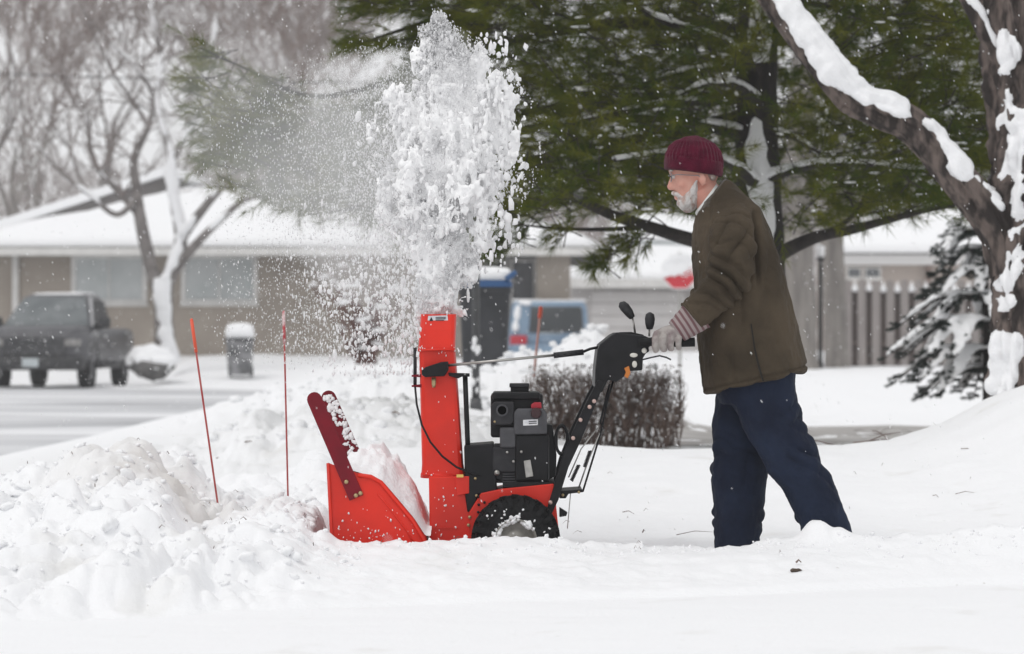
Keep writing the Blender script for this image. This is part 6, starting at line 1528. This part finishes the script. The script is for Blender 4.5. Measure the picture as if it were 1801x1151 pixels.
def plume():
    top, base = 40, 556
    CEN = ([0, .11, .2, .3, .4, .5, .63, .75, .86, .96, 1], [768, 774, 777, 770, 770, 778, 780, 790, 793, 772, 768]); HAL = ([0, .11, .2, .3, .4, .5, .63, .75, .86, .96, 1], [36, 40, 50, 66, 80, 92, 88, 74, 52, 24, 12])
    fv, ff = plume_flocs(CEN, HAL, top, base)
    o = finish(np_mesh('m', fv, ff), 'thrown_snow', mat('snow_floc', (.985, .985, .988), rough=.9, spec=.0, trans=.08), None, True, 0, False)
    tag(o, 'torn white flocs at the middle of the plume above the chute', None, None, 'stuff')
    parts = []
    def centre(s): return float(np.interp(s, *CEN))       # s = 0 at the chute, 1 at the top
    def half(s): return np.interp(s, *HAL)
    def cloud(n, size, base_shape, spread, stretch, smin=0, smax=1.02, lump=.3):
        s = nr.uniform(smin, smax, n); r = nr.normal(0, spread, n).clip(-1.9, 1.9); dep = nr.normal(0, .42, n)
        px = np.array([centre(a) for a in s]) + half(s) * r + 0; py = base - (base - top) * s + nr.normal(0, 6, n)
        Yd = .02 + .10 * s + dep * half(s) / 440
        # ragged streaks: thin out where the noise is low
        g = fbm(px * .028, py * .013, Yd * 4, 4, seed=401); keep = g > np.interp(np.abs(r), [0, .5, 1.2, 2], [-1.0, -.55, -.05, .30])
        px, py, Yd = px[keep], py[keep], Yd[keep]
        k = (Yd - CAMY) / FPX; pos = np.stack([(px - CX) * k, Yd, CAMZ + (CY - py) * k], 1); m = len(pos)
        st = np.stack([nr.uniform(.8, 1.2, m), nr.uniform(.8, 1.2, m), nr.uniform(1, stretch, m)], 1)
        parts.append(clods(base_shape, pos, size(m), st, lump))
    I1 = ico(1); TET = (np.array([(1,1,1),(-1,-1,1),(-1,1,-1),(1,-1,-1)], float) * .8, np.array([(0,1,2),(0,3,1),(0,2,3),(1,3,2)]))
    cloud(500, lambda m: nr.uniform(.005, .012, m), I1, .75, 2.4, 0, .97, .34)
    cloud(7000, lambda m: nr.uniform(.0022, .0060, m), OCTA, .70, 2.4)
    cloud(30000, lambda m: nr.uniform(.0012, .0032, m), TET, .85, 2.2)
    tri = join_np(parts)
    o = finish(np_mesh('m', *tri), 'snow_plume', M_FLAKE, None, False, 0, False)
    tag(o, 'column of loose snow blasted upward out of the red chute', None, None, 'stuff')
    # lumps tumbling out on both sides
    parts.clear()
    def fall(n, xr, yr, yd, size, shape, st, dens=None, seed=0):
        px, py, Yd = nr.uniform(*xr, n), nr.uniform(*yr, n), nr.uniform(*yd, n)
        if dens is not None:
            keep = nr.random(n) < dens(px, py); px, py, Yd = px[keep], py[keep], Yd[keep]
        k = (Yd - CAMY) / FPX; pos = np.stack([(px - CX) * k, Yd, CAMZ + (CY - py) * k], 1); m = len(pos)
        s_ = np.stack([nr.uniform(.8, 1.2, m), nr.uniform(.8, 1.2, m), nr.uniform(1.2, st, m)], 1); parts.append(clods(shape, pos, size(m), s_, .12 if shape is I1 else .25, facet=6 if shape is I1 else 0))
    veil = lambda px, py: np.clip((px - 470) / 220, 0, 1) ** 1.5 * np.clip((py - 330) / 120, 0.05, 1)
    fall(2600, (480, 745), (340, 660), (-.4, 2.2), lambda m: nr.uniform(.0025, .006, m), OCTA, 3.2, veil)
    fall(200, (560, 740), (400, 660), (-.2, 1.8), lambda m: nr.uniform(.005, .010, m), I1, 2.2, veil)
    fall(42000, (330, 760), (60, 640), (-.2, 3.0), lambda m: nr.uniform(.0010, .0026, m), TET, 2.8, lambda px, py: np.clip((px - 320) / 400, 0, 1) ** 1.6 * np.clip((py - 60 - np.clip(640 - px, 0, 400) * .35) / 90, 0, 1) * np.where((py > 420) & (px > 600), .45, 1))
    right = lambda px, py: np.clip(1 - (px - 850) / 80, 0, 1)
    fall(520, (835, 930), (60, 480), (-.2, .8), lambda m: nr.uniform(.003, .011, m), I1, 2.4, right)
    fall(80, (845, 905), (120, 440), (-.2, .5), lambda m: nr.uniform(.008, .018, m), I1, 2.6, right)
    fall(50, (700, 738), (440, 640), (.1, .6), lambda m: nr.uniform(.005, .011, m), I1, 2.2)
    o = finish(np_mesh('m', *join_np(parts)), 'falling_snow_lumps', M_FLAKE, None, False, 0, False)
    tag(o, 'loose clumps raining down around the thrown snow', None, None, 'stuff')
    # the natural snowfall
    parts.clear()
    for n, y0, y1, s0, s1 in ((45, -7.5, -3, .0020, .0036), (1100, -3, 2.0, .0014, .0034), (3600, 2.0, 12, .0020, .0050), (7000, 12, 45, .0035, .009)):
        Yd = nr.uniform(y0, y1, n); k = (Yd - CAMY) / FPX; x = nr.uniform(-1250, 1250, n) * k; z = CAMZ + nr.uniform(-560, 800, n) * k
        ok = z > ground_height(x, Yd, False) + .05; pos = np.stack([x, Yd, z], 1)[ok]; m = len(pos)
        bv = OCTA[0] * np.array([.62, .62, 1.0]); sz = nr.uniform(s0, s1, m); ln = nr.uniform(1.0, 2.3, m); th = nr.normal(-.45, .25, m)
        v = np.repeat(bv[None], m, 0) * sz[:, None, None]; v[:, :, 2] *= ln[:, None]
        c_, s_ = np.cos(th)[:, None], np.sin(th)[:, None]; vx = v[:, :, 0] * c_ + v[:, :, 2] * s_; vz = -v[:, :, 0] * s_ + v[:, :, 2] * c_; v[:, :, 0], v[:, :, 2] = vx, vz
        v = v + pos[:, None]; parts.append((v.reshape(-1, 3), (OCTA[1][None] + (np.arange(m) * 6)[:, None, None]).reshape(-1, 3)))
    o = finish(np_mesh('m', *join_np(parts)), 'snowflakes', M_FLAKE, None, False, 0, False)
    tag(o, 'snowflakes drifting down everywhere in the air', None, None, 'stuff')
plume()

def loose_clods():
    n = 2600; x = nr.uniform(-2.8, -.55, n); y = nr.uniform(-1.9, 2.2, n); z = ground_height(x, y); keep = z > .14
    x, y, z = x[keep], y[keep], z[keep]; a = (x, y, z)
    n2 = 500; x2 = nr.uniform(-.9, 2.3, n2); y2 = -.44 + nr.normal(0, .14, n2); z2 = ground_height(x2, y2)
    n3 = 900; x3 = nr.uniform(-2.6, 1.5, n3); y3 = nr.choice([8.0, 15.2], n3) + nr.normal(0, 1.0, n3); z3 = ground_height(x3, y3); k3 = z3 > .35
    P1 = clods(ico(1), np.stack(a, 1), nr.uniform(.005, .030, len(x)) * nr.random(len(x)) ** 1.6, np.tile([[1, 1, .75]], (len(x), 1)), .10, facet=7)
    P2 = clods(ico(1), np.stack([x2, y2, z2], 1), nr.uniform(.003, .010, n2), None, .2)
    n4 = 260; x4 = nr.uniform(-2.6, -.78, n4); y4 = nr.uniform(-1.5, 1.5, n4); z4 = ground_height(x4, y4); k4 = z4 > .17
    P4 = clods(ico(2), np.stack([x4, y4, z4 + .004], 1)[k4], nr.uniform(.010, .048, int(k4.sum())) * nr.uniform(.5, 1, int(k4.sum())), np.tile([[1, 1, .7]], (int(k4.sum()), 1)), .05, facet=9)
    P3 = clods(ico(1), np.stack([x3, y3, z3], 1)[k3], nr.uniform(.012, .06, int(k3.sum())), np.tile([[1, 1, .75]], (int(k3.sum()), 1)), .16)
    o = finish(np_mesh('m', *join_np([P1, P2, P3, P4])), 'snow_clods', M_SNOWSOFT, None, True, 0, False)
    tag(o, 'loose crumbs and clods of snow lying on the banks', None, None, 'stuff')
    # bits of grass, twig and leaf on the snow
    m = MB()
    def stick(px, py, Y, L, ang, r=.0016, up=.01):
        p = P(px, py, Y); g = float(ground_height(np.array(p.x), np.array(Y))); p.z = g + up; d = Vector((math.cos(ang), .3 * math.sin(ang * 3), .25 * math.sin(ang)))
        m.tube([p, p + d * L * .5 + Vector((0, 0, .01)), p + d * L], [r, r * .8, r * .4], 4)
    for (px, py, Y, L, a, r) in ((1095, 880, 1.6, .06, -.5, .002), (1190, 915, .7, .16, .25, .0016), (1130, 915, .8, .03, 1.2, .003), (430, 760, 7, .10, -.4, .004), (380, 760, 7, .12, .2, .004), (690, 720, 7.5, .07, -.8, .006), (800, 960, -.55, .04, .9, .0014), (670, 965, -.55, .03, 1.4, .0014), (1690, 780, 3.2, .10, -.8, .002), (1640, 840, 2.0, .06, -1, .0016), (1680, 830, 2.0, .10, .15, .0016), (1680, 890, .8, .10, .1, .0016), (1400, 1010, -.9, .02, .1, .004), (340, 850, .3, .05, .2, .0016), (290, 830, .4, .04, .9, .0016), (1500, 775, 4.6, .35, .15, .003), (1470, 770, 4.8, .3, 2.6, .003), (1530, 772, 4.6, .25, .8, .003), (1560, 775, 4.6, .22, 2.0, .002), (1590, 740, 6.2, .3, 1.9, .002)):
        stick(px, py, Y, L, a, r)
    for _ in range(60): stick(rng.uniform(40, 560), 860, rng.uniform(-1.2, 1.8), rng.uniform(.008, .03), rng.uniform(0, 6.28), rng.uniform(.001, .002))
    for _ in range(26): stick(rng.uniform(1000, 1780), 860, rng.uniform(-.8, 4), rng.uniform(.01, .05), rng.uniform(0, 6.28), .0011)
    for _ in range(60): stick(rng.uniform(1380, 1640), 760, rng.uniform(6, 14), rng.uniform(.03, .2), rng.uniform(0, 6.28), .0025)
    o = m.build('twig_litter', M_TWIG, None, fix=False); tag(o, 'scraps of twig and dead grass scattered on the snow', None, None, 'stuff')
    # dead leaf in the foreground
    c = P(1399, 1011, -1.0); g = float(ground_height(np.array(c.x), np.array(-1.0)))
    v, f = ico(2); v = v * np.array([.022, .016, .008]) * (1 + .35 * fbm(v[:, 0] * 2, v[:, 1] * 2, v[:, 2] * 2, 2, seed=431))[:, None] + np.array([c.x, -1.0, g + .004])
    tag(place(np_mesh('m', v, f), 'dead_leaf', mat('leaf_brown', (.10, .07, .05), rough=.9, vary=.5, scale=60), None), 'crumpled brown leaf lying on the foreground snow', 'leaf')
loose_clods()

# ------------------------------------------------------------------ snowy air
def volume(name, density, col):
    m = bpy.data.materials.new(name); m.use_nodes = True; N, L = m.node_tree.nodes, m.node_tree.links; N.clear()
    out = N.new('ShaderNodeOutputMaterial'); v = N.new('ShaderNodeVolumePrincipled'); v.inputs['Density'].default_value = density; v.inputs['Color'].default_value = (*col, 1); v.inputs['Anisotropy'].default_value = 0.0
    L.new(v.outputs['Volume'], out.inputs['Volume']); return m
hz = MB().box((-90, -14, -1.2), (90, 150, 24)).build('haze', volume('snowy_air', .0009, (.97, .97, .98)))
tag(hz, 'pale snowy air between the camera and the houses', None, None, 'stuff')

# powder blown off the plume: thin clouds of ice dust
def mist(name, label, blobs, density, voxel, seed):
    m = MB()
    for (px, py, Y, rx, ry, rz) in blobs: m.ellipsoid(P(px, py, Y), (rx, ry, rz), 20, 12)
    me = remesh(m, voxel, 6); displace(me, lambda co, no: voxel * 1.6 * fbm(co[:, 0] * 3, co[:, 1] * 3, co[:, 2] * 3, 3, seed=seed))
    o = place(me, name, volume(name + '_air', density, (.985, .985, .99)), None); tag(o, label, None, None, 'stuff')
mist('powder_core', 'white powder hanging in the middle of the thrown snow', [(768, 530, .03, .075, .07, .14), (772, 460, .05, .13, .10, .14), (768, 390, .06, .19, .14, .16), (775, 310, .08, .24, .16, .18), (780, 220, .10, .23, .16, .18), (790, 140, .12, .17, .13, .16), (785, 80, .13, .10, .09, .10)], 1.0, .02, 501)
mist('powder_drift', 'fine powder drifting left from the plume across the pine boughs', [(730, 330, .8, .22, .4, .45), (690, 300, 1.0, .30, .6, .40), (640, 260, 1.4, .38, .7, .40), (600, 340, 1.6, .42, .7, .26), (560, 280, 1.9, .42, .6, .28), (500, 240, 2.2, .42, .45, .28), (670, 190, 1.2, .34, .5, .26), (430, 280, 2.4, .42, .28, .26), (690, 460, .8, .26, .4, .26), (620, 430, 1.2, .36, .5, .22), (700, 560, .6, .14, .3, .2), (420, 190, 2.4, .46, .3, .30)], .30, .05, 502)
